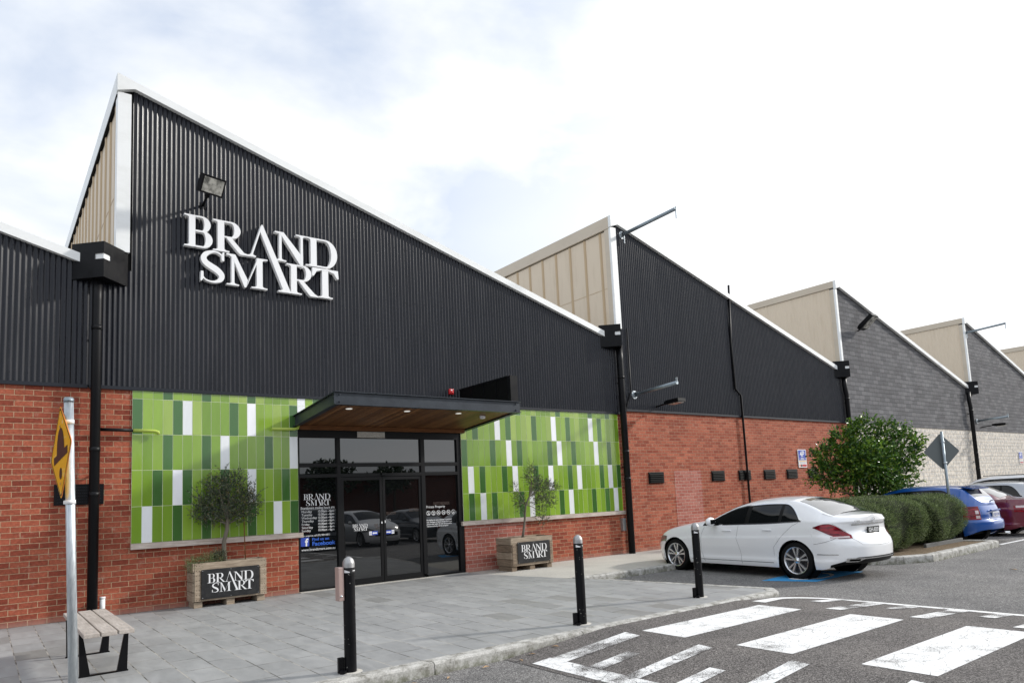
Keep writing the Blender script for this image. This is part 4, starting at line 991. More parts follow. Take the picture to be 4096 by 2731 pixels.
bracket_pole(13.90, 4.14, 1.50, 'lower galvanised pole with rusty root beside the second downpipe above the brick', .10, False)
bracket_pole(36.80, 8.28, 1.70, 'far galvanised pole at the peak of the second grey gable', .09)
bracket_pole(37.02, 4.11, 1.30, 'far lower galvanised pole over the cream wall', .07, False)

def floodlight(x, z, label, arm, tilt, yaw=0.0, size=1.0, big=False):
    t_ = thing('floodlight', (x, 0, z), label, 'floodlight', 'wall floodlights')
    ax, ay, az = arm
    b = MB(); b.box(-.05, .05, -.03, -.012, -.06, .06, M_black, .005); b.build('wall_plate', t_)
    b = MB(); b.tube([(0, -.02, 0), (ax*.85, ay*.85, az*.85), (ax, ay, az)], .022*size, M_black, seg=12); b.build('arm', t_)
    mt = Matrix.Translation((ax, ay, az)) @ Matrix.Rotation(yaw, 4, 'Z') @ Matrix.Rotation(tilt, 4, 'X')
    w, h, d = (.205*size, .155*size, .10*size)
    b = MB()
    # tapered housing: front (glass side, -Y) larger than the back
    f = [(-w, -d, -h), (w, -d, -h), (w, -d, h), (-w, -d, h)]; m2 = [(-w, d*.3, -h), (w, d*.3, -h), (w, d*.3, h), (-w, d*.3, h)]; r_ = [(-w*.72, d, -h*.7), (w*.72, d, -h*.7), (w*.72, d, h*.7), (-w*.72, d, h*.7)]
    V = [mt @ (Vector(p)+Vector((0, -.02, h+.06))) for p in f+m2+r_]
    b.add(V, [(3, 2, 1, 0)]+[(i, (i+1) % 4, 4+(i+1) % 4, 4+i) for i in range(4)]+[(4+i, 4+(i+1) % 4, 8+(i+1) % 4, 8+i) for i in range(4)]+[(8, 9, 10, 11)], M_black)
    b.build('housing', t_)
    b = MB(); V = [mt @ (Vector(p)+Vector((0, -.02, h+.06))) for p in [(-w*.86, -d-.004, -h*.80), (w*.86, -d-.004, -h*.80), (w*.86, -d-.004, h*.80), (-w*.86, -d-.004, h*.80)]]
    b.add(V, [(0, 1, 2, 3)], M_lens); b.build('lens', t_, recalc=False)
    b = MB(); b.box(-.03, .03, -.03, .03, -.01, .08, M_black, .005, mtx=mt); b.build('bracket', t_)
    return t_
floodlight(3.02, 6.99, 'black floodlight above the BRAND SMART letters on the main gable', (-.04, -.48, -.02), R(30), R(14), 1.0)
def streetstyle(x, z, label, reach, size=1.0, rise=.0, up=0.0):
    t_ = thing('wall_lamp', (x, 0, z), label, 'wall lamp', 'arm mounted wall lamps')
    b = MB(); b.tube([(0, -.02, 0), (0, -reach*.7, rise*.8), (0, -reach, rise)], .022, M_black, seg=10); b.build('arm', t_)
    w, l, h = .15*size, .20*size, .05*size
    mt = Matrix.Translation((0, -reach, rise)) @ Matrix.Rotation(up, 4, 'X')
    b = MB(); V = [(-w*.7, .02, -h*.2), (w*.7, .02, -h*.2), (w*.7, .02, h), (-w*.7, .02, h), (-w, -.10, -h), (w, -.10, -h), (w, -.10, h*1.2), (-w, -.10, h*1.2), (-w, -2*l-.1, -h*.8), (w, -2*l-.1, -h*.8), (w, -2*l-.1, h), (-w, -2*l-.1, h)]
    b.add([mt @ Vector(p) for p in V], [(0, 1, 2, 3), (0, 4, 5, 1), (1, 5, 6, 2), (2, 6, 7, 3), (3, 7, 4, 0), (4, 8, 9, 5), (5, 9, 10, 6), (6, 10, 11, 7), (7, 11, 8, 4), (8, 11, 10, 9)], M_black); b.build('housing', t_)
    b = MB(); b.box(-w*.8, w*.8, -2*l-.06, -.13, -h*1.25, -h*.95, M_lens, mtx=mt); b.build('lens', t_)
    return t_
streetstyle(14.75, 3.85, 'black arm lamp over the red brick wall near the second downpipe', .42, 1.0, .04, R(-4))
streetstyle(26.50, 7.25, 'black tilted lamp high on the grey painted gable', .16, 1.5, .04, R(-38))
streetstyle(37.40, 3.82, 'far black arm lamp over the cream wall', .55, 1.1, .05)

def parking_sign(x, z0, label):
    t_ = thing('parking_sign', (x, -.02, z0), label, 'sign', 'white and blue parking signs on the wall')
    b = MB(); b.box(0, .50, -.006, .004, 0, .60, M_white, .002); b.build('sign_plate', t_)
    b = MB(); b.box(.03, .47, -.009, -.0062, .245, .575, M_blue); b.build('blue_panel', t_)
    o = text('4P', .27, .25, -.0095, .36, M_decal, t_, align='CENTER', bold=.004); o.name = 'lettering'
    o = text('AREA', .085, .25, -.0095, .265, M_decal, t_, align='CENTER', bold=.002)
    b = MB(); 
    for s_ in (-1, 1): b.add([(.25+s_*.19, -.0098, .295), (.25+s_*.15, -.0098, .315), (.25+s_*.15, -.0098, .275)], [(0, 1, 2)], M_decal)
    b.build('arrow', t_, recalc=False)
    b = MB(); b.box(.03, .47, -.009, -.0062, .205, .222, M_yellow); b.box(.22, .47, -.009, -.0062, .03, .10, M_red); b.box(.14, .20, -.009, -.0062, .03, .10, M_blackmatt); b.box(.05, .11, -.009, -.0062, .03, .10, M_orange)
    for z in (.13, .155, .18): b.box(.06, .44, -.0085, -.0062, z, z+.008, M_decaldim if False else M_steel)
    b.build('small_print', t_)
parking_sign(21.60, 2.11, '4P area parking sign on the red brick wall left of the tree')
parking_sign(41.90, 2.09, '4P area parking sign on the cream wall at the right edge')

# ------------------------------------------------------------------ bollards
def bollard(x, y, label):
    t_ = thing('bollard', (x, y, 0), label, 'bollard', 'black steel bollards along the kerb')
    r = .056
    b = MB(); b.lathe([(r, 0), (r, .955)], M_black, seg=32); b.build('post', t_)
    b = MB(); b.lathe([(r+.001, .955), (r+.001, .985)]+[((r+.001)*math.cos(R(a)), .985+.072*math.sin(R(a))) for a in range(8, 91, 8)]+[(0, 1.057)], M_steel, seg=32); b.build('dome_cap', t_)
    b = MB(); b.lathe([(r+.0015, .905), (r+.0015, .945)], M_board, seg=32)
    vs = []; n = 8
    for k in range(n+1):
        a = math.radians(200+k*7); vs += [((r+.0025)*math.cos(a), (r+.0025)*math.sin(a), .91), ((r+.0025)*math.cos(a), (r+.0025)*math.sin(a), .94-.02*k/n)]
    b.add(vs, [(2*k, 2*k+2, 2*k+3, 2*k+1) for k in range(n)], M_white); 
    vs = []
    for k in range(n+1):
        a = math.radians(285+k*5); vs += [((r+.0025)*math.cos(a), (r+.0025)*math.sin(a), .922), ((r+.0025)*math.cos(a), (r+.0025)*math.sin(a), .930)]
    b.add(vs, [(2*k, 2*k+2, 2*k+3, 2*k+1) for k in range(n)], M_white); b.build('sticker_band', t_, recalc=False)
    b = MB(); b.box(-.115, -.058, .0, .04, .0, .14, M_black, .006); b.lathe([(0, .03), (.03, .03), (.03, 0.0)], M_black, (-.085, -.03, 0), 'z', 12, False); b.build('lock_housing', t_)
    b = MB(); b.lathe([(0, .004), (.105, .004), (.11, .001)], M_conc, (0, 0, 0), 'z', 28); b.build('base_collar', t_)
    b = MB()
    for k in range(14):
        a = rng.uniform(2.6, 5.6); z = rng.uniform(.05, .9); p = Vector((math.cos(a)*(r+.0012), math.sin(a)*(r+.0012), z)); tn = Vector((-math.sin(a), math.cos(a), 0)); s_ = rng.uniform(.0015, .004)
        b.add([p-tn*s_, p+Vector((0, 0, -s_*1.5)), p+tn*s_, p+Vector((0, 0, s_*1.5))], [(0, 1, 2, 3)], M_conc)
    b.build('paint_chips', t_, recalc=False)
    return t_
bo = bollard(2.79, -6.50, 'left bollard at the kerb in front of the grey meter box pedestal')
bollard(5.79, -6.42, 'middle bollard between the zebra crossing and the right planter')
bollard(8.29, -6.20, 'right bollard in front of the white sedan')
b = MB(); b.box(-.115, -.060, -.03, .055, .655, .965, M_pinkbox, .008); q = b.build('control_box', bo, label='narrow pinkish grey box fixed beside the left bollard')
b = MB(); b.lathe([(0, -.038), (.010, -.036), (.012, -.030)], M_chrome, (-.088, 0, .70), 'y', 12); b.build('lock', q)

# ------------------------------------------------------------------ bench
t_ = thing('bench', (1.01, -4.03, 0), 'backless timber bench with three planks on black V shaped legs', 'bench')
for i in range(3):
    b = MB(); x0 = -.215+i*.146; b.box(x0, x0+.132, -1.01, 1.01, .415, .455, M_bench, .006); b.build('seat_plank', t_)
for yy in (-.62, .66):
    for s_ in (-1, 1):
        b = MB(); b.prism([(s_*.185, .414), (s_*.215, .414), (s_*.205, .012), (s_*.115, .012)], yy-.02, yy+.02, 'y', M_black); b.build('leg', t_)
    b = MB(); b.box(-.215, .215, yy-.022, yy+.022, .0, .012, M_black); b.build('foot_bar', t_)
    b = MB(); b.box(-.21, .21, yy-.022, yy+.022, .402, .4145, M_black); b.build('top_bar', t_)
b = MB()
for i in range(3):
    for yy in (-.62, .66, -.9):
        for dx in (-.03, .03): b.lathe([(0, .0012), (.006, .001), (.007, 0)], M_galvdull, (-.215+i*.146+.066+dx, yy, .455), 'z', 8)
b.build('bolts', t_)

# ------------------------------------------------------------------ hump warning sign, near left
t_ = thing('hump_sign', (.585, -6.45, 0), 'tall galvanised post at the left with a yellow diamond hump warning sign seen edge on', 'road sign')
b = MB(); b.tube([(.015, 0, 0), (-.062, 0, 2.44)], .033, M_galv, seg=28); b.tube([(-.062, 0, 2.435), (-.0623, 0, 2.462)], .036, M_galvdull, seg=28)
b.lathe([(.034, 2.462), (.028, 2.472), (0, 2.476)], M_galvdull, (-.0623, 0, 0), 'z', 28); b.build('post', t_)
cx = Vector((-.105, .03, 2.05)); wv = Vector((.104, -.995, 0)).normalized(); up = Vector((0, 0, 1)); rt = R(8.5)
w2 = wv*math.cos(rt)+up*math.sin(rt); u2 = up*math.cos(rt)-wv*math.sin(rt); nn = w2.cross(u2).normalized(); nn = nn if nn.x < 0 else -nn
H = .372
def sgn(pts, off, th, m_, name, par):
    b = MB(); V = [cx+w2*a+u2*c+nn*off for a, c in pts]+[cx+w2*a+u2*c+nn*(off-th) for a, c in pts]; n = len(pts)
    b.add(V, [tuple(range(n)), tuple(range(n, 2*n))[::-1]]+[(i, n+i, n+(i+1) % n, (i+1) % n) for i in range(n)], m_); return b.build(name, par)
def diamond(h, r=.03, n=5):
    p = []
    for k in range(4):
        a = k*90; c = Vector((math.cos(R(a)), math.sin(R(a))))*(h-r*1.414)
        p += [(c.x+r*math.cos(R(a-45+90*i/n)), c.y+r*math.sin(R(a-45+90*i/n))) for i in range(n+1)]
    return p
sf = sgn(diamond(H), 0, .004, M_yellow, 'sign_face', t_)
q = sgn(diamond(H+.001), -.0005, .003, M_orange, 'sign_edge', t_)
# thin dark border ring
b = MB(); o_ = diamond(H-.012); i_ = diamond(H-.026); n = len(o_)
V = [cx+w2*a+u2*c+nn*.0012 for a, c in o_]+[cx+w2*a+u2*c+nn*.0012 for a, c in i_]
b.add(V, [(i, (i+1) % n, n+(i+1) % n, n+i) for i in range(n)], M_signink); b.build('border', sf, recalc=False)
hump = [(-.245, -.02), (-.245, .03), (-.20, .03)]+[(-.02+.125*math.cos(R(180-k*9)), .03+.17*math.sin(R(180-k*9))) for k in range(0, 17)]+[(.11, .085), (.235, .13), (.235, .02), (.20, -.02)]
hump = [(-.235, -.075), (-.235, -.02), (-.13, .03)]+[(-.005+.125*math.cos(R(180-k*9)), .055+.155*math.sin(R(180-k*9))) for k in range(0, 19)]+[(.20, .055), (.235, .01), (.235, -.075)]
hump = [(-.24, -.06), (-.24, -.0), (-.13, .0)]+[(-.0+.13*math.cos(R(180-k*9)), .0+.19*math.sin(R(180-k*9))) for k in range(1, 20)]+[(.13, .0), (.24, .0), (.24, -.06)]
sgn(hump, .0022, .001, M_signink, 'hump_symbol', sf)
sgn([(.0+.045*math.cos(k*math.pi/8), -.17+.045*math.sin(k*math.pi/8)) for k in range(16)], .0022, .001, M_signink, 'round_sticker', sf)
b = MB()
for c in (.20, -.25):
    V = [cx+w2*(a*.012)+u2*(c+e*.012)+nn*.006 for a, e in ((1, 0), (.5, .87), (-.5, .87), (-1, 0), (-.5, -.87), (.5, -.87))]; b.add(V, [tuple(range(6))], M_galvdull)
b.build('bolt', sf, recalc=False)
for z in (2.28, 1.66):
    b = MB(); px = .015-.0315*z; b.tube([(px, 0, z-.016), (px-.001, 0, z+.016)], .037, M_white, seg=24); b.box(px-.045, px-.03, -.012, .012, z-.014, z+.014, M_white, .003); b.build('clamp', t_)

# sign seen from behind at the hedge
t_ = thing('diamond_sign', (19.25, -5.36, ROAD), 'grey back of a diamond sign on a post standing behind the hedge', 'road sign')
b = MB(); b.tube([(.02, 0, 0), (-.02, 0, 2.82)], .032, M_galvdull, seg=18); b.build('post', t_)
b = MB(); vd = Vector((.62, .78, 0)); rv = Vector((.80, -.60, 0)).normalized(); c0 = Vector((.01, .055, 2.32)); hh = .46
V = [c0+rv*a+Vector((0, 0, c)) for a, c in diamond(hh, .045)]; n = len(V); V2 = [p+vd*.004 for p in V]
b.add(V+V2, [tuple(range(n)), tuple(range(n, 2*n))[::-1]]+[(i, (i+1) % n, n+(i+1) % n, n+i) for i in range(n)], M_signback); b.build('sign_plate', t_)
for z in (2.56, 2.03):
    b = MB(); b.tube([(.0, 0, z-.02), (.0, 0, z+.02)], .043, M_galv, seg=18); b.build('clamp', t_)

# ------------------------------------------------------------------ planters
def planter(x0, y0, w, d, h, label, mts, seed, tilt=0.0, brd=None):
    t_ = thing('planter_crate', (x0, y0, 0), label, 'planter', 'pallet timber planters with BRAND SMART boards'); rr = random.Random(seed)
    zb_ = .10
    # pallet base: three feet and bottom boards
    for fx in (0, w/2-.06, w-.13):
        b = MB(); b.box(fx, fx+.13, .01, d-.01, 0, .095, mts[1], .004); b.build('pallet_foot', t_)
    nh = 4; hh = (h-zb_)/nh
    for i in range(nh):
        z0 = zb_+i*hh+.004; z1 = zb_+(i+1)*hh-.006
        b = MB(); j = lambda: rr.uniform(-.004, .004)
        b.box(0+j(), w+j(), -.022, 0, z0, z1, mts[0], .004); b.build('front_board', t_)
        b = MB(); b.box(.0+j(), w, d, d+.022, z0, z1, mts[0], .004); b.build('back_board', t_)
        b = MB(); b.box(-.024, -.002, -.02, d+.02+j(), z0, z1, mts[(i+1) % 2], .004); b.build('side_board', t_)
        b = MB(); b.box(w+.002, w+.024, -.02, d+.02, z0, z1, mts[0], .004); b.build('side_board', t_)
    for fx in (.0, w-.09):
        b = MB(); b.box(fx, fx+.09, -.040, -.023, zb_+.01, h-.13, mts[1], .004); b.build('corner_batten', t_)
    b = MB()
    for fx in (.03, .07, w-.06, w-.02):
        for i in range(nh):
            for dz in (.03, .11): b.lathe([(0, -.042), (.006, -.041), (.006, -.04)], M_blackmatt, (fx, 0, zb_+i*hh+dz), 'y', 6, False)
    b.build('nails', t_)
    b = MB(); b.box(.02, w-.02, .02, d-.02, h-.09, h-.07, M_soil); b.build('soil', t_)
    bx0, bx1, bz0, bz1 = brd
    b = MB(); b.box(bx0, bx1, -.052, -.041, bz0, bz1, M_board, .002); bd = b.build('sign_board', t_)
    lw = (bx1-bx0)*.80; o = logo(bd, M_decal, bx0+(bx1-bx0)*.10, -.0525, bz0+(bz1-bz0)*.20, lw, .0008)
    b = MB()
    for px in (bx0+.02, bx1-.02, (bx0+bx1)/2):
        for pz in (bz0+.02, bz1-.02): b.lathe([(0, -.055), (.005, -.054), (.006, -.052)], M_steel, (px, 0, pz), 'y', 8)
    b.build('screws', bd)
    return t_
pl1 = planter(2.80, -.41, 1.14, .38, .725, 'left planter crate of grey pallet boards holding the round olive tree', (M_crate, M_crate), 3, brd=(.10, 1.03, .135, .61))
pl2 = planter(8.98, -.80, 1.10, .50, .70, 'right planter crate of browner pallet boards holding the sparse olive tree', (M_crate, M_crate2), 4, brd=(.13, 1.02, .155, .60))

# ------------------------------------------------------------------ leaves
def leaves(C, D, Nn, Ln, Wd, name, m_, parent=None, fold=0.0, **k):
    """diamond leaves: centre C, direction D, side vector Nn, length, width"""
    n = len(C); D = D/np.linalg.norm(D, axis=1, keepdims=True)
    Sd = np.cross(D, Nn); Sd /= (np.linalg.norm(Sd, axis=1, keepdims=True)+1e-9); Up = np.cross(Sd, D)
    Ln = np.asarray(Ln).reshape(-1, 1)*np.ones((n, 1)); Wd = np.asarray(Wd).reshape(-1, 1)*np.ones((n, 1))
    a = C-D*Ln*.5; b = C+Sd*Wd*.5+Up*Wd*fold; c = C+D*Ln*.5; d = C-Sd*Wd*.5+Up*Wd*fold
    V = np.stack([a, b, c, d], 1).reshape(-1, 3); i = np.arange(n)*4
    if fold: F = np.concatenate([np.stack([i, i+1, i+2], 1), np.stack([i, i+2, i+3], 1)])
    else: F = np.stack([i, i+1, i+2, i+3], 1)
    return npmesh(name, V, F, m_, parent, **k)
def rv(n): v_ = rng.normal(size=(n, 3)); return v_/np.linalg.norm(v_, axis=1, keepdims=True)
def twigs(blobs, ntw, per, twl):
    """leafy twigs inside ellipsoid blobs -> leaf centres and directions"""
    Cs, Ds, T = [], [], []
    vol = np.array([b_[3]*b_[4]*b_[5] for b_ in blobs])**.75; vol = vol/vol.sum()
    for b_, pr in zip(blobs, vol):
        n = int(ntw*pr); u = rv(n); r_ = rng.uniform(.0, 1, (n, 1))**.42
        base = np.array(b_[:3])+u*r_*np.array(b_[3:6]); d = u*.8+rv(n)*.55+np.array([0, 0, .35]); d /= np.linalg.norm(d, axis=1, keepdims=True)
        T.append((base, d))
        for j in range(per):
            s_ = (j+.5)/per; p = base+d*twl*s_*rng.uniform(.8, 1.2, (n, 1)); dd = d*.7+rv(n)*.75
            Cs.append(p); Ds.append(dd)
    return np.concatenate(Cs), np.concatenate(Ds), T
def branchset(b, root, tips, r0, m_, bendz=.1):
    for tp in tips:
        root_ = Vector(root); tp = Vector(tp); mid = root_.lerp(tp, .5)+Vector((rng.uniform(-.04, .04), rng.uniform(-.04, .04), bendz*(tp-root_).length*.5))
        b.tube([root_, mid, tp], [r0, r0*.65, r0*.25], m_, seg=6, caps=False)

# olive 1: round lollipop head
ol = thing('olive_tree', (3.34, -.22, .62), 'round clipped olive tree with grey green leaves in the left planter', 'tree')
b = MB(); b.tube([(0, 0, 0), (-.025, 0, .22), (-.02, 0, .42), (.03, 0, .62), (.03, 0, .85), (.0, 0, 1.05)], [.046, .040, .034, .032, .026, .014], M_bark, seg=10)
branchset(b, (.03, 0, .70), [(-.3, .05, 1.0), (.32, -.05, 1.05), (.1, .2, 1.3), (-.15, -.2, 1.3), (.0, 0, 1.5), (.35, .1, .85), (-.35, -.05, .85)], .014, M_bark)
b.build('trunk', ol)
blobs = [(-.22, 0, 1.02, .22, .22, .26), (.10, 0, 1.15, .30, .26, .32), (.33, 0, 1.02, .20, .2, .24), (-.12, 0, 1.30, .20, .2, .20), (.18, .0, 1.38, .16, .16, .18), (-.35, 0, .95, .14, .14, .18), (.05, 0, .88, .26, .24, .16), (.46, 0, 1.0, .10, .12, .14), (-.03, 0, 1.50, .07, .07, .16), (-.26, 0, 1.38, .10, .1, .12), (-.42, 0, 1.18, .08, .08, .12), (-.28, 0, .72, .07, .07, .12), (.30, 0, .78, .12, .1, .10), (.52, 0, 1.22, .07, .07, .12), (.20, 0, 1.50, .06, .06, .12), (-.46, 0, .86, .07, .07, .10)]
C_, D_, T_ = twigs(blobs, 1050, 8, .15)
keep = (C_[:, 1] < .19)
C_, D_ = C_[keep], D_[keep]
n = len(C_); leaves(C_, D_, rv(n), rng.uniform(.038, .068, n), rng.uniform(.010, .0155, n), 'crown', M_olive, ol)
st_ = thing('stake', (3.68, -.20, .60), 'thin brown stake standing in the left planter', 'stake'); b = MB(); b.tube([(0, 0, 0), (-.03, 0, .98)], .009, M_timberbeam, seg=8); b.build('rod', st_)
# low plants in planter 1
sh = thing('trailing_herb', (2.92, -.30, .66), 'low dark trailing rosemary at the left end of the left planter', 'plant')
C_, D_, T_ = twigs([(-.06, 0, .06, .16, .10, .07), (.12, .0, .10, .16, .1, .08), (.25, 0, .08, .10, .1, .06), (-.15, -.05, .02, .08, .07, .08)], 420, 12, .10)
n = len(C_); leaves(C_, D_, rv(n), rng.uniform(.018, .03, n), rng.uniform(.003, .005, n), 'foliage', M_rosem, sh)
b = MB(); branchset(b, (0, 0, 0), [(.2, 0, .12), (-.16, -.03, .05), (.05, 0, .15)], .006, M_bark2); b.build('stem', sh)
sh = thing('small_shrub', (3.22, -.28, .66), 'small grey green shrub at the foot of the round olive', 'plant')
C_, D_, T_ = twigs([(0, 0, .13, .09, .08, .12)], 220, 8, .09)
n = len(C_); leaves(C_, D_, rv(n), rng.uniform(.02, .035, n), rng.uniform(.006, .009, n), 'foliage', M_olive, sh)
b = MB(); branchset(b, (0, 0, 0), [(.05, 0, .15), (-.05, 0, .15)], .005, M_bark2); b.build('stem', sh)
# olive 2: sparse and windblown
ol = thing('olive_tree', (9.47, -.55, .60), 'sparse leaning olive tree with open branches in the right planter', 'tree')
b = MB(); tk = [(0, 0, 0), (.06, 0, .25), (.10, 0, .45), (.12, 0, .62), (.15, 0, .78), (.26, 0, .95), (.33, 0, 1.12), (.34, 0, 1.35)]
b.tube(tk, [.032, .028, .025, .022, .02, .017, .014, .008], M_bark, seg=10)
tips = [(.75, 0, 1.2), (1.0, -.02, 1.18), (.62, .1, .8), (.5, -.1, .6), (.33, 0, 1.5), (.55, 0, 1.35), (.42, .1, 1.3), (-.12, 0, 1.15), (-.05, .05, .85)]
for i, tp in enumerate(tips): branchset(b, tk[4 if i in (2, 3, 7, 8) else 5], [tp], .011, M_bark, .2)
b.tube([(.07, .03, 0), (.11, .02, .66)], .006, M_bark2, seg=6)
b.build('trunk', ol)
blobs = [(.36, 0, 1.38, .15, .14, .20), (.60, 0, 1.22, .20, .16, .14), (.85, 0, 1.15, .17, .12, .13), (.50, .0, 1.02, .20, .16, .12), (.62, 0, .80, .18, .14, .13), (.78, 0, .92, .17, .12, .10), (.52, 0, .56, .09, .1, .10), (.62, 0, .42, .13, .1, .08), (-.02, 0, .92, .11, .1, .16), (-.14, 0, 1.16, .05, .06, .18), (.02, 0, .72, .08, .08, .10), (.34, 0, 1.60, .05, .05, .12), (1.04, 0, 1.10, .08, .08, .07), (.92, 0, .75, .08, .08, .08)]
C_, D_, T_ = twigs(blobs, 900, 8, .12); n = len(C_)
leaves(C_, D_, rv(n), rng.uniform(.03, .055, n), rng.uniform(.008, .0125, n), 'crown', M_olive, ol)

# ------------------------------------------------------------------ hedges
def hedge(name, cx, cy, hx, hy, h, label, seed, n=26000):
    t_ = thing(name, (cx, cy, 0), label, 'hedge', 'clipped rosemary hedges on the island')
    r_ = np.random.default_rng(seed)
    # superellipsoid core
    nu, nv = 60, 30; vs = []; fs = []
    ph = r_.uniform(0, 6, 6)
    def lump(u, v):
        return 1+.035*np.sin(3*u+ph[0]+2*v)+.03*np.sin(5*u+ph[1])*np.cos(3*v+ph[2])+.025*np.sin(9*u+4*v+ph[3])
    def pt(u, v, s=1.0):
        e = .42; cu, su, cv, sv = np.cos(u), np.sin(u), np.cos(v), np.sin(v)
        f = lambda w: np.sign(w)*np.abs(w)**e
        k = lump(u, v)*s
        taper = 1-.10*np.clip(-np.sin(v), 0, 1)
        return np.stack([hx*f(cv)*f(cu)*k*taper, hy*f(cv)*f(su)*k*taper, h*.52+h*.48*np.sign(sv)*np.abs(sv)**.6*(1+(k-1)*.8)], -1)
    for j in range(nv+1):
        for i in range(nu): vs.append(pt(np.array(2*math.pi*i/nu), np.array(-math.pi/2+math.pi*j/nv), .95))
    for j in range(nv):
        for i in range(nu): fs.append((j*nu+i, j*nu+(i+1) % nu, (j+1)*nu+(i+1) % nu, (j+1)*nu+i))
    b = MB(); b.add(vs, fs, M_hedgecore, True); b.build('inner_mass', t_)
    U = r_.uniform(0, 2*math.pi, n*3); V = np.arcsin(r_.uniform(-.98, 1, n*3)); P = pt(U, V, r_.uniform(.93, 1.03, n*3)[..., None][:, 0]*1.0)
    P1 = pt(U+.01, V, 1.0); P2 = pt(U, V+.01, 1.0); P0_ = pt(U, V, 1.0)
    N_ = np.cross(P1-P0_, P2-P0_); A_ = np.linalg.norm(N_, axis=1); keep = r_.uniform(0, 1, n*3) < np.clip(A_/np.quantile(A_, .9), .05, 1); idx = np.where(keep)[0][:n]
    P = P[idx]; N_ = N_[idx]/(A_[idx][:, None]+1e-9); m = len(P)
    # ragged shoots: some tufts stick out
    tuft = np.sin(P[:, :1]*13+ph[4])*np.sin(P[:, 1:2]*11+ph[5])*np.sin(P[:, 2:]*9)
    P = P+N_*(.02*tuft+.015)
    D = N_*.75+rv(m)*.55+np.array([0, 0, .45])
    leaves(P, D, rv(m), r_.uniform(.03, .065, m), r_.uniform(.0055, .011, m), 'foliage', M_rosem, t_)
    return t_
hedge('hedge', 15.62, -4.50, 1.27, 1.46, 1.14, 'nearer clipped rosemary hedge directly right of the white sedan', 1, 46000)
hedge('hedge', 18.28, -4.38, 1.16, 1.44, 1.15, 'farther clipped rosemary hedge between the first hedge and the blue hatchback', 2, 40000)
# log edging by the soil
b = MB(); b.box(16.9, 18.9, -5.70, -5.64, 0, .09, M_galvdull if False else M_edge, .01); b.build('edging_board', label='low grey edging board at the foot of the hedges', cat='garden edging')

# ------------------------------------------------------------------ tree
tr = thing('round_tree', (19.80, -3.15, 0), 'bushy round tree with glossy green leaves rising behind the hedges', 'tree')
b = MB()
stems = [[(0, 0, 0), (-.05, 0, .7), (-.15, 0, 1.2), (-.2, 0, 1.8)], [(.06, 0, 0), (.15, 0, .8), (.25, 0, 1.4), (.3, 0, 2.1)], [(-.06, .02, 0), (-.25, 0, .8), (-.55, -.1, 1.3), (-.95, -.2, 1.6)], [(.0, .06, 0), (.05, .2, .9), (.1, .3, 1.7), (.0, .3, 2.4)], [(-.1, 0, .3), (-.45, .1, .95), (-.9, .15, 1.25), (-1.25, .2, 1.3)], [(.1, 0, .3), (.5, -.1, 1.0), (.9, -.2, 1.5), (1.1, -.2, 1.9)]]
for s_ in stems: b.tube(s_, [.045, .035, .025, .012], M_bark2, seg=8)
b.build('trunk', tr)
# crown axes: e = across the view, built as overlapping lumps
ev = Vector((.80, -.60, 0)); blobs = []
def cb(a, z, r, d=0.0, rz=None): blobs.append((ev.x*a+.6*d, ev.y*a+.8*d, z, r, r, rz or r))
for a, z, r, d in ((-.30, 2.05, .55, 0), (.40, 2.10, .58, 0), (-1.05, 2.25, .36, 0), (-.62, 2.68, .32, 0), (-.02, 2.88, .36, .1), (.58, 2.78, .36, 0), (1.08, 2.52, .34, 0), (1.22, 2.12, .26, 0), (1.08, 1.74, .26, 0), (-1.22, 1.80, .32, 0), (-.98, 1.55, .24, .1), (-.45, 1.48, .34, -.2), (.35, 1.45, .38, -.2), (.72, 1.32, .24, .1), (-.05, 1.2, .24, .2), (-.2, 2.1, .5, -.5), (.5, 2.1, .5, .6), (-1.48, 1.70, .13, 0), (1.48, 2.66, .13, 0), (1.42, 2.36, .12, 0), (-.38, 3.02, .14, 0), (.16, 3.22, .13, 0), (.68, 3.10, .13, 0), (1.18, 2.86, .14, 0), (-.90, 2.78, .12, 0), (-1.36, 2.28, .13, 0), (1.28, 1.48, .12, 0), (.1, 1.75, .4, -.4)): cb(a, z, r, d)
C_, D_, T_ = twigs(blobs, 3300, 7, .24)
D_ = D_+np.array([0, 0, -.25]); n = len(C_)
leaves(C_, D_, rv(n)*.8+np.array([0, -.3, .6]), rng.uniform(.07, .125, n), rng.uniform(.038, .06, n), 'crown', M_leaf, tr, fold=.22)

# dry leaves on the ground
def litter(x, y, z, s_, rz, lab):
    o = MB(); o.add([(-s_, 0, .004), (-s_*.2, -s_*.3, .012), (s_, 0, .006), (s_*.1, s_*.35, .016)], [(0, 1, 2), (0, 2, 3)], M_dryleaf)
    q = o.build('dry_leaf', label=lab, cat='leaf', group='dry leaves on the ground', recalc=False); q.location = (x, y, z); q.rotation_euler = (0, 0, rz)
for i, (x, y) in enumerate(((4.02, -6.93), (4.42, -6.98), (4.62, -6.90), (3.55, -6.99), (4.95, -6.9), (3.2, -6.95))):
    litter(x, y, tabz(x)+.004 if x > 4 else ROAD+.003, .05, i*1.3, 'curled dry leaf lying in the gutter along the kerb')
litter(9.45, -7.1, ROAD+.003, .09, .4, 'curled pale dry leaf lying on the asphalt past the crossing')
litter(14.5, -8.1, ROAD+.003, .09, 1.1, 'small pale scrap lying on open asphalt')
litter(2.95, -5.98, .003, .03, .4, 'tiny white scrap on the paving near the left bollard')
b = None
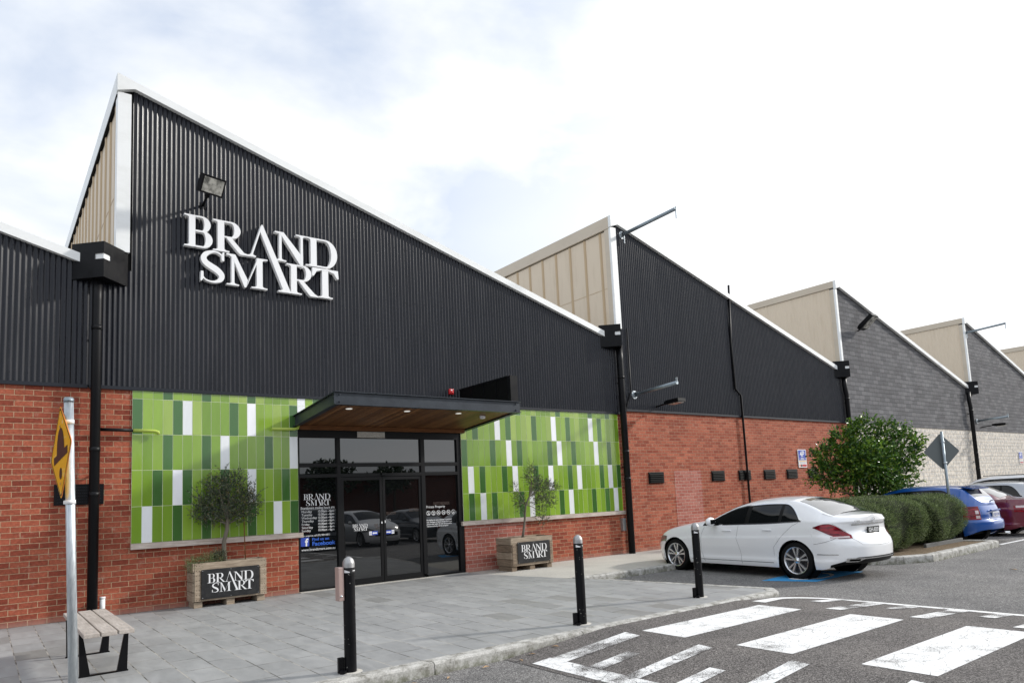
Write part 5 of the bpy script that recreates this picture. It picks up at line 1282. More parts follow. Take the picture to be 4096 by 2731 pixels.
# ------------------------------------------------------------------ cars
def interp(pts):
    """smooth monotone-ish interpolation through (x, v) points"""
    xs = np.array([p[0] for p in pts], float); vs = np.array([p[1] for p in pts], float); o = np.argsort(xs); xs, vs = xs[o], vs[o]
    m = np.zeros(len(xs)); d = np.diff(vs)/np.diff(xs)
    m[0], m[-1] = d[0], d[-1]
    for i in range(1, len(xs)-1): m[i] = 0 if d[i-1]*d[i] <= 0 else 2*d[i-1]*d[i]/(d[i-1]+d[i])
    def f(x):
        x = np.clip(np.asarray(x, float), xs[0], xs[-1]); i = np.clip(np.searchsorted(xs, x)-1, 0, len(xs)-2); h = xs[i+1]-xs[i]; t_ = (x-xs[i])/h
        return (2*t_**3-3*t_**2+1)*vs[i]+(t_**3-2*t_**2+t_)*h*m[i]+(-2*t_**3+3*t_**2)*vs[i+1]+(t_**3-t_**2)*h*m[i+1]
    return f
class Car:
    """x lateral (left of the car = -x when it faces +y), y forward, z up"""
    def __init__(s, sp):
        s.sp = sp; s.W = sp['w']/2; s.ya, s.yb = sp['ya'], sp['yb']
        s.zc = interp(sp['zc']); s.zb = interp(sp['belt']); s.wr = interp(sp['wr']); s.cr = interp(sp['crown'])
        s.xf = interp(sp['nose']); s.xr = interp(sp['tail']); s.sec = interp(sp['sec']); s.n = sp.get('n', 2.7)
    def loop(s, q, z):
        """q: straight y in [yb, ya]; beyond -> corner arcs (0..1)"""
        q = np.asarray(q, float); ph = np.clip(np.where(q > s.ya, q-s.ya, np.where(q < s.yb, s.yb-q, 0)), 0, 1)*math.pi/2
        c = np.cos(ph)**(2/s.n); sn = np.sin(ph)**(2/s.n)
        y = np.where(q > s.ya, s.ya+(s.xf(z)-s.ya)*sn, np.where(q < s.yb, s.yb-(s.yb-s.xr(z))*sn, q))
        return c, y
    def zbot(s, y):
        t_ = np.clip((s.sp.get('rs', -1.9)-np.asarray(y, float))/.45, 0, 1); z = s.sp['sill']+s.sp.get('rise', .10)*t_*t_*(3-2*t_)
        for yw in s.sp['axles']:
            Rr = s.sp['arch']; d = Rr**2-(y-yw)**2; z = np.where(d > 0, np.maximum(z, s.sp['r']+np.sqrt(np.maximum(d, 0))), z)
        return z
    def pt(s, q, r, side=1):
        q, r = np.broadcast_arrays(np.asarray(q, float), np.asarray(r, float))
        c0, y0 = s.loop(q, np.full(q.shape, .55)); zb = s.zb(y0); zl = s.zbot(y0)
        rl = np.clip(r, 0, 1); z = zl+(zb-zl)*rl
        c, y = s.loop(q, z); t_ = (z-.17)/(zb-.17)
        x = c*s.W*s.sec(t_)
        # upper
        c1, y1 = s.loop(q, zb); xb = c1*s.W*s.sec(1.0); zc = s.zc(y1); cr = s.cr(y1); wr = s.wr(y1)*c1; zr = np.maximum(zc-cr, zb)
        t1 = np.clip(r-1, 0, 1); xu = xb+(wr-xb)*t1; bul = s.sp.get('bulge', .018)*np.sin(t1*math.pi)*(zr-zb > .15); zu = zb+(zr-zb)*t1
        ho = np.clip(1-(zr-zb)/.15, 0, 1); zu = zu*(1-ho)+ho*(zb+(zr-zb)*np.sin(t1*math.pi/2))
        t2 = np.clip(r-2, 0, 1); x2 = wr*(1-t2); z2 = zc-(zc-zr)*(1-t2)**2.2
        X_ = np.where(r <= 1, x, np.where(r <= 2, xu+bul, x2)); Y_ = np.where(r <= 1, y, y1); Z_ = np.where(r <= 1, z, np.where(r <= 2, zu, z2))
        return np.stack([X_*side, Y_, Z_], -1)
    def normal(s, q, r, side=1):
        e = 2e-3; a = s.pt(q+e, r, side)-s.pt(q-e, r, side); b = s.pt(q, r+e, side)-s.pt(q, r-e, side)
        n = np.cross(a, b); l = np.linalg.norm(n, axis=-1, keepdims=True); n = n/np.maximum(l, 1e-9)
        cen = s.pt(q, r, side)-np.array([0, 0, .6]); cen[..., 1] *= .5
        sg = np.sign((n*cen).sum(-1, keepdims=True)); return n*np.where(sg == 0, 1, sg)
    def body(s, root, m_):
        ya, yb = s.ya, s.yb
        qs = np.concatenate([yb-1+1*(np.linspace(0, 1, 46)), np.linspace(yb, ya, int((ya-yb)/.016))[1:-1], ya+np.linspace(0, 1, 46)])
        rs = np.concatenate([np.linspace(0, 1, 41), np.linspace(1, 2, 10)[1:], np.linspace(2, 3, 9)[1:]])
        Q, R_ = np.meshgrid(qs, rs, indexing='ij'); V, F = [], []; o = 0
        for side in (1, -1):
            P = s.pt(Q, R_, side); n0, n1 = Q.shape; V.append(P.reshape(-1, 3)); i, j = np.meshgrid(np.arange(n0-1), np.arange(n1-1), indexing='ij'); a = o+i*n1+j
            f = np.stack([a, a+n1, a+n1+1, a+1], -1).reshape(-1, 4); F.append(f if side == 1 else f[:, ::-1]); o += n0*n1
        V = np.concatenate(V); F = np.concatenate(F)
        me = bpy.data.meshes.new('body_shell'); me.from_pydata(V.tolist(), [], F.tolist()); me.materials.append(m_)
        bm = bmesh.new(); bm.from_mesh(me); bmesh.ops.remove_doubles(bm, verts=bm.verts, dist=1e-4)
        bmesh.ops.recalc_face_normals(bm, faces=bm.faces); bm.to_mesh(me); bm.free()
        me.polygons.foreach_set('use_smooth', [True]*len(me.polygons)); me.update()
        ob = bpy.data.objects.new('body_shell', me); COL.objects.link(ob); ob.parent = root
        # underbody and dark wheel wells
        b = MB(); w = s.W-.06; b.box(-w+.12, w-.12, s.xr(.3)+.55, s.xf(.3)-.5, .19, .30, M_blackmatt); b.build('underbody', root)
        for yw in s.sp['axles']:
            for sd in (1, -1):
                b = MB(); b.lathe([(s.sp['arch']+.004, sd*(s.W-.28)), (s.sp['arch']+.004, sd*(s.W-.045))], M_blackmatt, (0, yw, s.sp['r']), 'x', 40); b.lathe([(0, sd*(s.W-.28)), (s.sp['arch'], sd*(s.W-.28))], M_blackmatt, (0, yw, s.sp['r']), 'x', 40)
                b.build('wheel_well', root, recalc=True)
        return ob
    def patch(s, name, root, q0, q1, lo, hi, m_, off=.004, sides=(1, -1), nq=40, nr=10, mode='r', thick=0, label=None):
        lo = lo if callable(lo) else (lambda q, v=lo: v+0*q); hi = hi if callable(hi) else (lambda q, v=hi: v+0*q)
        qs = np.linspace(q0, q1, nq); T = np.linspace(0, 1, nr); V, F = [], []; o = 0
        a, b_ = lo(qs), hi(qs); Rr = a[:, None]+(b_-a)[:, None]*T[None]; Q = np.repeat(qs[:, None], nr, 1)
        if mode == 'z':
            _, y0 = s.loop(Q, .55+0*Q); zb = s.zb(y0); zl = s.zbot(y0); Rr = np.clip((Rr-zl)/(zb-zl), 0, 1)
        if len(sides) == 2 and not (np.max(hi(qs)) > 2.5 and mode == 'r') and min(q0, q1) > s.yb-.95:
            for sd_ in sides: r_ = s.patch(name, root, q0, q1, lo, hi, m_, off, (sd_,), nq, nr, mode, thick, label)
            return r_
        for side in sides:
            P = s.pt(Q, Rr, side)+s.normal(Q, Rr, side)*off; n0, n1 = Q.shape; V.append(P.reshape(-1, 3)); i, j = np.meshgrid(np.arange(n0-1), np.arange(n1-1), indexing='ij'); A = o+i*n1+j
            f = np.stack([A, A+n1, A+n1+1, A+1], -1).reshape(-1, 4); F.append(f if side == 1 else f[:, ::-1]); o += n0*n1
        o_ = npmesh(name, np.concatenate(V), np.concatenate(F), m_, root, label=label)
        o_.data.polygons.foreach_set('use_smooth', [True]*len(o_.data.polygons)); return o_
    def line(s, name, root, pts, w, m_, off=.003, sides=(1, -1), mode='r'):
        """thin strip following (q, r|z) points"""
        if len(sides) == 2 and min(p[0] for p in pts) > s.yb-.95:
            return [s.line(name, root, pts, w, m_, off, (sd_,), mode) for sd_ in sides]
        V, F = [], []; o = 0; P2 = []
        for (a, b_) in zip(pts[:-1], pts[1:]):
            for k in range(10): P2.append((a[0]+(b_[0]-a[0])*k/10, a[1]+(b_[1]-a[1])*k/10))
        P2.append(pts[-1]); Q = np.array([p[0] for p in P2]); Rr = np.array([p[1] for p in P2], float)
        if mode == 'z':
            _, y0 = s.loop(Q, .55+0*Q); zb = s.zb(y0); zl = s.zbot(y0); Rr = np.clip((Rr-zl)/(zb-zl), 0, .999)
        for side in sides:
            C_ = s.pt(Q, Rr, side); N_ = s.normal(Q, Rr, side); Tn = np.gradient(C_, axis=0); Tn /= np.linalg.norm(Tn, axis=1, keepdims=True)+1e-9
            S_ = np.cross(N_, Tn); A = C_+N_*off+S_*w/2; B_ = C_+N_*off-S_*w/2; V += [A, B_]; n = len(Q); i = np.arange(n-1)
            F.append(np.stack([o+i, o+i+1, o+n+i+1, o+n+i], 1)); o += 2*n
        return npmesh(name, np.concatenate(V), np.concatenate(F), m_, root)
def wheel(root, x, y, r, rw, side, style='multi', rimr=None):
    """side -1 = outer face towards -x"""
    t_ = bpy.data.objects.new('wheel', None); COL.objects.link(t_); t_.parent = root; t_.location = (x, y, r); t_.empty_display_size = .1
    sd = side; rr = rimr or r*.74; h = rw/2
    b = MB(); b.lathe([(rr-.008, sd*(-h)), (rr+.01, sd*(-h-.004)), (r-.03, sd*(-h)), (r-.006, sd*(-h+.025)), (r, 0), (r-.006, sd*(h-.025)), (r-.03, sd*(h)), (rr+.02, sd*(h+.004)), (rr-.004, sd*(h-.004))], M_tyre, (0, 0, 0), 'x', 48); b.build('tyre', t_, recalc=True)
    b = MB(); b.lathe([(rr, sd*(h-.002)), (rr-.012, sd*(h-.004)), (rr-.022, sd*(h-.03)), (rr-.03, sd*(h-.10))], M_rim, (0, 0, 0), 'x', 48)
    ns = {'multi': 5, 'hatch': 7, 'hub': 8}[style]
    for k in range(ns):
        for dd in ((-.17, .17) if style == 'multi' else (0,)):
            a0 = 2*math.pi*k/ns+math.pi/2
            a1 = a0+dd*1.25; u0 = Vector((0, math.cos(a0+dd*.9), math.sin(a0+dd*.9))); u1 = Vector((0, math.cos(a1), math.sin(a1))); tn0 = Vector((0, -u0.z, u0.y)); tn1 = Vector((0, -u1.z, u1.y))
            w0, w1 = (.010, .020) if style == 'multi' else (.03, .035)
            p = [u0*.05-tn0*w0, u0*.05+tn0*w0, u1*(rr-.012)+tn1*w1, u1*(rr-.012)-tn1*w1]; xo, xi = sd*(h-.022), sd*(h-.06); xo1 = sd*(h-.010)
            V = [Vector((xo, q.y, q.z)) for q in p[:2]]+[Vector((xo1, q.y, q.z)) for q in p[2:]]+[Vector((xi, q.y, q.z)) for q in p]
            b.add(V, [(0, 1, 2, 3), (4, 7, 6, 5), (0, 4, 5, 1), (2, 6, 7, 3), (0, 3, 7, 4), (1, 5, 6, 2)], M_rim)
    b.lathe([(0, sd*(h-.012)), (.034, sd*(h-.013)), (.058, sd*(h-.024)), (.062, sd*(h-.06))], M_rim, (0, 0, 0), 'x', 24); b.build('rim', t_)
    b = MB(); b.lathe([(0, sd*(h-.085)), (rr-.03, sd*(h-.085))], M_rimdark, (0, 0, 0), 'x', 32); b.lathe([(.0, sd*(h-.072)), (.11, sd*(h-.074)), (.11, sd*(h-.084))], M_rimdark, (0, 0, 0), 'x', 32); b.build('brake_disc', t_, recalc=False)
    b = MB(); b.lathe([(0, sd*(h-.008)), (.03, sd*(h-.009)), (.034, sd*(h-.013))], M_chrome, (0, 0, 0), 'x', 20); b.build('hub_cap', t_, recalc=False)
    return t_
def mirror(root, x, y, z, side, m_, k_=1.0):
    b = MB(); n, k = 14, 8; vs = []; fs = []
    for j in range(k+1):
        v = -math.pi/2+math.pi*j/k
        for i in range(n):
            u = 2*math.pi*i/n; vs.append((x+side*.10*k_*(1+math.cos(v)*math.cos(u))*.95-side*.02, y+.055*k_*math.cos(v)*math.sin(u)*(1.3 if math.sin(u) > 0 else .7), z+.07*k_*math.sin(v)))
    for j in range(k):
        for i in range(n): fs.append((j*n+i, j*n+(i+1) % n, (j+1)*n+(i+1) % n, (j+1)*n+i))
    b.add(vs, fs, m_, True); b.box(x-.03, x+.05, y-.02, y+.03, z-.055, z-.03, M_trim); o = b.build('mirror', root)
    b = MB(); b.box(x+side*.03-.0, x+side*.16, y-.05, y-.042, z-.045, z+.045, M_cglass, .003) if side > 0 else b.box(x-.16, x-.03, y-.05, y-.042, z-.045, z+.045, M_cglass, .003); b.build('mirror_glass', o)
    return o
def arcq(yedge, y): return y
SEDAN = dict(w=1.81, ya=1.55, yb=-1.80, sill=.185, r=.325, arch=.362, axles=(1.42, -1.42), n=2.5,
    zc=[(2.21, .66), (2.1, .74), (1.8, .87), (1.4, .955), (1.05, 1.01), (.64, 1.055), (.25, 1.235), (-.1, 1.365), (-.45, 1.425), (-.85, 1.445), (-1.2, 1.432), (-1.45, 1.38), (-1.7, 1.285), (-1.92, 1.185), (-2.06, 1.135), (-2.2, 1.115), (-2.33, 1.10), (-2.5, 1.07)],
    belt=[(2.21, .56), (2.0, .69), (1.7, .80), (1.3, .87), (.8, .915), (0, .935), (-.8, .955), (-1.4, .985), (-1.9, 1.0), (-2.3, .99), (-2.5, .985)],
    wr=[(2.21, .60), (1.8, .70), (1.2, .74), (.64, .735), (.25, .67), (-.1, .61), (-.6, .59), (-.95, .575), (-1.3, .60), (-1.7, .66), (-2.0, .70), (-2.3, .72), (-2.5, .70)],
    crown=[(2.21, .05), (1.2, .05), (.8, .045), (.2, .075), (-.5, .075), (-1.2, .07), (-1.8, .05), (-2.5, .035)],
    nose=[(.15, 2.10), (.3, 2.20), (.5, 2.215), (.65, 2.17), (.8, 2.05), (.95, 1.9), (1.2, 1.8)], tail=[(.15, -2.30), (.28, -2.40), (.40, -2.485), (.55, -2.49), (.66, -2.46), (.72, -2.41), (.85, -2.35), (.95, -2.36), (1.0, -2.39), (1.1, -2.37)],
    sec=[(-.1, .93), (0, .945), (.10, .972), (.19, .980), (.235, .968), (.5, .990), (.69, 1.0), (.725, .986), (.88, .970), (1.0, .945)])
def glasshouse(c, root, wins, ws, rw, chrome=True, rear_m=None):
    """side windows: list of (q0,q1) panes inside one frame; ws / rw: windscreen and rear window q ranges"""
    qf, qb = wins[0][0], wins[-1][1]
    def hi(q): 
        f = 1.86-.55*np.clip((q-(qf-.75))/.75, 0, 1)**3.0*.55
        bk = np.clip(((qb+.42)-q)/.42, 0, 1); return f-(f-1.10)*bk**2.4
    lo = lambda q: 1.07+0*q
    if chrome: c.patch('window_trim', root, qf+.07, qb-.05, lambda q: lo(q)-.062, lambda q: np.maximum(hi(q)+.06, 1.06), M_chrome, .0030, nq=60)
    c.patch('window_frame', root, qf+.05, qb-.03, lambda q: lo(q)-.015, lambda q: np.maximum(hi(q)+.012, 1.08), M_trim, .0045, nq=60)
    for (a, b_) in wins: c.patch('side_window', root, a, b_, lambda q: lo(q)+.015, lambda q: np.maximum(hi(q)-.045, 1.10), M_cglass, .0065, nq=40)
    c.patch('windscreen', root, ws[0], ws[1], 2.10, 3.0, M_cglass, .004)
    c.patch('rear_window', root, rw[0], rw[1], lambda q: 2.08+.05*np.clip((q-rw[1])/(rw[0]-rw[1]), 0, 1), 3.0, rear_m or M_cglasslight, .004)
def make_sedan(loc, rz, label, paint, name='parked_car', detail=True):
    root = thing(name, loc, label, 'car', 'cars parked nose in along the factory wall'); root.rotation_euler.z = rz
    c = Car(SEDAN); c.body(root, paint)
    glasshouse(c, root, [(.60, -.34), (-.44, -1.08), (-1.15, -1.52)], (.60, -.10), (-1.36, -2.03))
    # panel gaps
    seam = [(.70, .20), (.76, .45), (.70, .80), (.62, .90)]
    for pts in ([(.64, .22), (.72, .40), (.70, .75), (.62, .905)], [(-.26, .22), (-.24, .45), (-.17, .70), (-.21, .93)], [(-.98, .40), (-.99, .55), (-1.20, .78), (-1.38, .93), (-1.50, .985)]):
        c.line('door_gap', root, pts, .004, M_seam, mode='z')
    c.line('sill_line', root, [(.98, .268), (-.96, .268)], .010, M_seam, mode='z')
    c.line('bumper_gap', root, [(-1.80, .62), (-1.95, .66), (-2.08, .70), (-2.18, .735)], .005, M_seam, mode='z')
    c.line('boot_gap', root, [(-1.86, 1.9), (-2.05, 1.85)], .005, M_seam)
    c.line('boot_gap', root, [(-2.10, .97), (-2.34, .84), (-2.42, .70), (-2.52, .60), (-2.80, .575)], .004, M_seam, mode='z')
    for q in (.08, -.84):
        for sd in (-1, 1):
            P = c.pt(np.array(q-.02), np.array(.86), sd); b = MB(); b.box(P[0]-.022, P[0]+.022, P[1]-.10, P[1]+.10, P[2]-.006, P[2]+.016, paint, .010); b.build('door_handle', root)
    # tail lamps wrap round the corner
    c.patch('tail_lamp', root, -1.80, -2.42, lambda q: .895-.185*np.clip((-1.80-q)/.40, 0, 1)+0*q, lambda q: .91+.055*np.sin(np.clip((-1.80-q)/.20, 0, 1)*math.pi/2)-.20*np.clip((-2.05-q)/.37, 0, 1)**1.4, M_tail, .007, mode='z', nq=50)
    c.patch('reverse_lamp', root, -2.06, -2.38, lambda q: .722-.0*q, lambda q: .748+.0*q, M_tailclear, .009, mode='z')
    c.patch('boot_chrome', root, -2.44, -2.80, .925, .952, M_chrome, .012, mode='z', nq=30)
    c.patch('rear_diffuser', root, -2.02, -2.80, lambda q: .18+0*q, lambda q: .27+.125*np.clip((-2.02-q)/.4, 0, 1), M_trim, .004, mode='z', nq=40)
    c.patch('exhaust_trim', root, -2.24, -2.80, lambda q: .325+.04*np.clip((-2.45-q)/.08, 0, 1), lambda q: .385+0*q, M_chrome, .012, mode='z', nq=50)
    c.patch('exhaust_outlet', root, -2.29, -2.46, .338, .37, M_blackmatt, .016, mode='z')
    c.patch('bumper_insert', root, -1.82, -2.12, lambda q: .44+0*q, lambda q: .455+0*q, M_chrome, .008, mode='z')
    c.patch('headlamp', root, 1.62, 2.10, lambda q: .60-.05*(q-1.62), lambda q: .72-.10*np.abs(q-1.75), M_headlamp, .006, mode='z')
    c.patch('grille', root, 2.25, 2.55, .36, .60, M_trim, .008, mode='z')
    for sd in (-1, 1): mirror(root, sd*.90, .33, 1.01, sd, paint, 1.3)
    # plate, badge, lettering on the boot
    yb_ = -2.362
    REAR = Matrix(((1, 0, 0, 0), (0, 0, -1, 0), (0, 1, 0, 0), (0, 0, 0, 1)))
    b = MB(); b.box(-.19, .19, yb_-.02, yb_-.012, .77, .885, M_trim, .003); b.box(-.175, .175, yb_-.0245, yb_-.0205, .780, .875, M_plate); pl = b.build('number_plate', root)
    text('GH-820', .10, 0, yb_-.0255, .795, M_decal, pl, width=.30, align='CENTER', bold=.001)
    b = MB(); cx_, cz_ = 0, 1.005
    b.lathe([(.036, -.004), (.043, -.008), (.046, -.002), (.036, -.002)], M_chrome, (cx_, yb_-.028, cz_), 'y', 28)
    for a in (90, 210, 330):
        b.add([(cx_, yb_-.036, cz_), (cx_+.008*math.cos(R(a+60)), yb_-.031, cz_+.008*math.sin(R(a+60))), (cx_+.04*math.cos(R(a)), yb_-.031, cz_+.04*math.sin(R(a))), (cx_+.008*math.cos(R(a-60)), yb_-.031, cz_+.008*math.sin(R(a-60)))], [(0, 1, 2), (0, 2, 3)], M_chrome)
    b.build('round_badge', root)
    o = text('C 200', .055, -.55, yb_-.008, .972, M_chrome, root, width=.17, bold=.001)
    for x in (-.78, .78):
        for y in c.sp['axles']: wheel(root, x, y, .325, .215, 1 if x > 0 else -1)
    return root
HATCH = dict(rise=.15, rs=-1.62, w=1.70, ya=1.35, yb=-1.50, sill=.20, r=.305, arch=.345, axles=(1.30, -1.28), n=2.6,
    zc=[(2.05, .70), (1.9, .80), (1.5, .92), (1.1, 1.0), (.95, 1.05), (.5, 1.28), (.2, 1.40), (-.2, 1.46), (-.8, 1.47), (-1.3, 1.44), (-1.55, 1.40), (-1.72, 1.27), (-1.92, 1.06), (-2.0, .985), (-2.1, .97)],
    belt=[(2.05, .62), (1.7, .78), (1.2, .87), (.6, .91), (0, .925), (-.8, .95), (-1.4, .97), (-1.8, .96), (-2.1, .93)],
    wr=[(2.05, .55), (1.6, .66), (1.1, .70), (.9, .70), (.4, .64), (0, .585), (-.6, .575), (-1.2, .565), (-1.5, .56), (-1.75, .59), (-2.0, .66), (-2.1, .66)],
    crown=[(2.05, .05), (1, .045), (.2, .07), (-.8, .06), (-1.5, .05), (-2.1, .02)],
    nose=[(.15, 1.95), (.35, 2.05), (.55, 2.05), (.75, 1.93), (.95, 1.75)], tail=[(.15, -2.02), (.3, -2.10), (.45, -2.13), (.55, -2.12), (.60, -2.06), (.75, -2.04), (.9, -1.99), (1.0, -1.94)],
    sec=[(-.1, .94), (0, .95), (.15, .98), (.5, 1.0), (.75, .99), (1.0, .94)])
def make_hatch(loc, rz, label, paint, group='cars parked nose in along the factory wall', plate='UUV 144'):
    root = thing('parked_car', loc, label, 'car', group); root.rotation_euler.z = rz
    c = Car(HATCH); c.body(root, paint)
    glasshouse(c, root, [(.86, -.10), (-.18, -.92), (-.98, -1.48)], (.86, .15), (-1.60, -1.93), chrome=False)
    for pts in ([(.62, .24), (.68, .5), (.60, .9)], [(-.14, .24), (-.14, .9)], [(-.86, .45), (-1.05, .7), (-1.12, .93)]): c.line('door_gap', root, pts, .004, M_seam, mode='z')
    c.patch('tail_lamp', root, -1.62, -2.06, .60, .92, M_tail, .010, mode='z'); c.patch('clear_lamp', root, -1.93, -2.04, .63, .70, M_tailclear, .013, mode='z'); c.patch('clear_lamp', root, -1.93, -2.02, .74, .82, M_tailclear, .013, mode='z')
    c.line('tailgate_gap', root, [(-2.1, .93), (-2.12, .62), (-2.5, .60)], .005, M_seam, mode='z')
    c.patch('headlamp', root, 1.45, 1.95, .60, .74, M_headlamp, .006, mode='z'); c.patch('grille', root, 2.0, 2.35, .42, .56, M_trim, .006, mode='z')
    b = MB(); b.add([(-.52, -1.50, 1.432), (.52, -1.50, 1.432), (.50, -1.80, 1.375), (-.50, -1.80, 1.375), (-.52, -1.50, 1.41), (.52, -1.50, 1.41), (.50, -1.79, 1.345), (-.50, -1.79, 1.345)], [(0, 1, 2, 3), (7, 6, 5, 4), (3, 2, 6, 7), (0, 3, 7, 4), (1, 5, 6, 2)], paint); b.build('roof_spoiler', root)
    b = MB(); b.box(-.19, .19, -2.085, -2.055, .655, .765, M_platew, .004); pl = b.build('number_plate', root); plate and text(plate, .095, 0, -2.087, .675, M_blue, pl, width=.31, align='CENTER')
    b = MB(); b.box(-.27, .27, -2.09, -2.04, .79, .83, paint, .012); b.build('tailgate_handle', root)
    b = MB(); b.tube([(0, -1.98, 1.02), (.12, -1.95, 1.045), (.33, -1.93, 1.05)], .010, M_trim, seg=6); b.build('wiper', root)
    b = MB(); b.tube([(.5, -1.9, .22), (.5, -2.16, .22)], .03, M_chrome, seg=12); b.build('exhaust', root)
    for sd in (-1, 1): mirror(root, sd*.84, .62, .98, sd, paint)
    for x in (-.75, .75):
        for y in c.sp['axles']: wheel(root, x, y, .305, .19, 1 if x > 0 else -1, 'hatch')
    return root
OLDSEDAN = dict(SEDAN); OLDSEDAN.update(w=1.76, r=.31, arch=.34,
    zc=[(2.21, .62), (2.0, .76), (1.6, .88), (1.2, .95), (.9, 1.02), (.45, 1.23), (.15, 1.36), (-.3, 1.41), (-.8, 1.405), (-1.1, 1.36), (-1.45, 1.20), (-1.75, 1.06), (-2.0, 1.03), (-2.3, 1.02), (-2.5, .98)],
    tail=[(.15, -2.32), (.3, -2.42), (.45, -2.47), (.6, -2.46), (.8, -2.42), (.95, -2.40), (1.1, -2.38)])
def make_old_sedan(loc, rz, label, paint, group='cars parked nose in along the factory wall'):
    root = thing('parked_car', loc, label, 'car', group); root.rotation_euler.z = rz
    c = Car(OLDSEDAN); c.body(root, paint)
    glasshouse(c, root, [(.80, -.12), (-.2, -1.0), (-1.05, -1.32)], (.82, .12), (-1.02, -1.68), chrome=False)
    for pts in ([(.62, .24), (.68, .5), (.60, .9)], [(-.18, .24), (-.16, .92)], [(-.95, .45), (-1.15, .7), (-1.2, .95)]): c.line('door_gap', root, pts, .004, M_seam, mode='z')
    c.patch('tail_lamp', root, -2.0, -2.50, lambda q: .66+0*q, lambda q: .84-.04*np.abs(q+2.2), M_tail, .010, mode='z'); c.patch('clear_lamp', root, -2.05, -2.45, .77, .83, M_tailclear, .014, mode='z')
    c.line('boot_gap', root, [(-2.52, .95), (-2.56, .62), (-2.8, .60)], .004, M_seam, mode='z')
    c.patch('headlamp', root, 1.75, 2.2, .58, .70, M_headlamp, .006, mode='z'); c.patch('grille', root, 2.3, 2.55, .45, .60, M_trim, .006, mode='z')
    b = MB(); b.box(-.19, .19, -2.44, -2.42, .66, .77, M_platew, .003); b.build('number_plate', root)
    for sd in (-1, 1): mirror(root, sd*.86, .60, .97, sd, paint)
    for x in (-.77, .77):
        for y in c.sp['axles']: wheel(root, x, y, .31, .19, 1 if x > 0 else -1, 'hatch')
    return root
WAGON = dict(HATCH); WAGON.update(w=1.86, ya=1.6, yb=-1.9, r=.34, arch=.385, axles=(1.42, -1.45), sill=.26,
    zc=[(2.35, .82), (2.1, .96), (1.7, 1.07), (1.2, 1.14), (1.0, 1.18), (.6, 1.42), (.3, 1.58), (-.2, 1.66), (-1.0, 1.67), (-1.7, 1.64), (-2.05, 1.58), (-2.25, 1.25), (-2.35, 1.12), (-2.5, 1.1)],
    belt=[(2.35, .75), (1.9, .92), (1.3, 1.0), (.6, 1.05), (0, 1.06), (-1, 1.08), (-2, 1.09), (-2.5, 1.06)],
    wr=[(2.35, .6), (1.9, .72), (1.1, .78), (.6, .71), (.1, .66), (-1, .65), (-1.9, .64), (-2.2, .68), (-2.5, .72)],
    nose=[(.15, 2.2), (.4, 2.35), (.7, 2.35), (.9, 2.2), (1.1, 2.0)], tail=[(.15, -2.30), (.35, -2.44), (.55, -2.46), (.7, -2.40), (1.0, -2.36), (1.1, -2.33)],
    crown=[(2.35, .05), (1, .045), (.2, .06), (-.8, .055), (-2, .045), (-2.5, .02)])
def make_wagon(loc, rz, label, paint, group='cars parked nose in along the factory wall'):
    root = thing('parked_car', loc, label, 'car', group); root.rotation_euler.z = rz
    c = Car(WAGON); c.body(root, paint)
    glasshouse(c, root, [(.88, -.10), (-.18, -1.0), (-1.06, -1.95)], (.90, .25), (-2.08, -2.25), chrome=False)
    for pts in ([(.72, .32), (.75, 1.03)], [(-.14, .3), (-.14, 1.04)], [(-.95, .5), (-1.1, 1.05)]): c.line('door_gap', root, pts, .004, M_seam, mode='z')
    c.patch('tail_lamp', root, -2.15, -2.5, .72, 1.02, M_tail, .010, mode='z'); c.patch('headlamp', root, 1.9, 2.3, .72, .88, M_headlamp, .006, mode='z'); c.patch('grille', root, 2.3, 2.6, .6, .82, M_trim, .006, mode='z')
    b = MB(); 
    for sd in (-1, 1): b.tube([(sd*.60, .1, 1.665), (sd*.60, -1.8, 1.66)], .014, M_trim, seg=6)
    b.build('roof_rails', root)
    for sd in (-1, 1): mirror(root, sd*.92, .66, 1.10, sd, paint)
    for x in (-.80, .80):
        for y in c.sp['axles']: wheel(root, x, y, .34, .22, 1 if x > 0 else -1, 'hatch')
    return root
make_sedan((12.52, -4.39, ROAD), -.057, 'white sedan parked nose to the wall between the bollards and the hedge', M_cwhite)
make_hatch((20.28, -3.93, ROAD), -.02, 'blue hatchback parked behind the hedge', M_cblue)
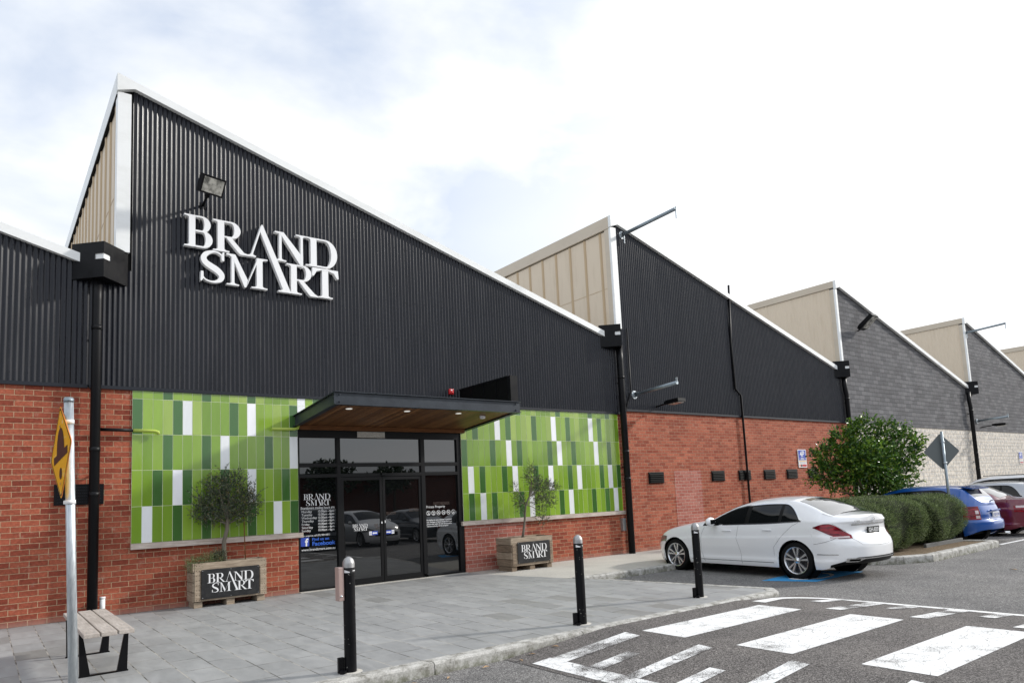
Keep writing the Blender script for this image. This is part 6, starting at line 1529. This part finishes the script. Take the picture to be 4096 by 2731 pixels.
make_old_sedan((23.05, -3.72, ROAD), 0, 'maroon sedan with clear and red tail lamps beside the blue hatchback', M_cmaroon)
make_hatch((25.85, -3.6, ROAD), 0, 'silver hatchback mostly hidden beyond the maroon sedan', M_csilver, plate='')
make_wagon((28.7, -3.2, ROAD), 0, 'pale grey car farthest along the wall at the right edge', M_cwhite)
G2 = 'cars parked across the aisle seen in the door glass'
make_wagon((10.4, -15.3, ROAD), math.pi-.05, 'dark four wheel drive reflected in the left door pane', M_cdark, G2)
make_hatch((12.95, -14.9, ROAD), -.06, 'small white hatchback reflected in the middle of the door glass', M_cwhite, G2, '')
make_old_sedan((15.6, -15.1, ROAD), -.05, 'dark sedan reflected in the door glass', M_cdark, G2)

# ------------------------------------------------------------------ across the lot (reflections only)
op = thing('opposite_building', (8, -40, ROAD), 'low dark brick building across the car park seen only in the door glass', 'building')
b = MB(); b.box(-30, 55, -12, 0, 0, 4.2, M_brickdark); b.build('wall', op)
b = MB(); b.prism([(-12.4, 4.2), (.5, 4.2), (.5, 4.3), (-6, 5.6), (-12.4, 4.4)], -30.5, 55.5, 'x', M_roof); b.build('roof', op)
for i, (x, y, hh, w) in enumerate(((6.5, -36, 5.6, 1.0), (21, -38, 5.3, 2.2), (26.5, -38, 5.2, 2.6), (40, -39, 5.6, 3.0), (-8, -37, 5.2, 2.2))):
    tr = thing('street_tree', (x, y, ROAD), ('slim dark tree', 'round dark tree', 'wide dark tree', 'tall dark tree', 'low dark tree')[i]+' across the car park seen only in reflections', 'tree', 'trees across the car park')
    b = MB(); b.tube([(0, 0, 0), (.1, 0, hh*.7)], [.16, .08], M_bark2, seg=8); b.build('trunk', tr)
    bl = [(rng.uniform(-w*.5, w*.5), rng.uniform(-w*.4, w*.4), hh*.72+rng.uniform(-.5, .5), w*.5, w*.5, hh*.17) for k in range(7)]
    C_, D_, T_ = twigs(bl, 500, 4, .4); n = len(C_); leaves(C_, D_, rv(n), rng.uniform(.25, .45, n), rng.uniform(.15, .25, n), 'crown', M_fartree, tr)
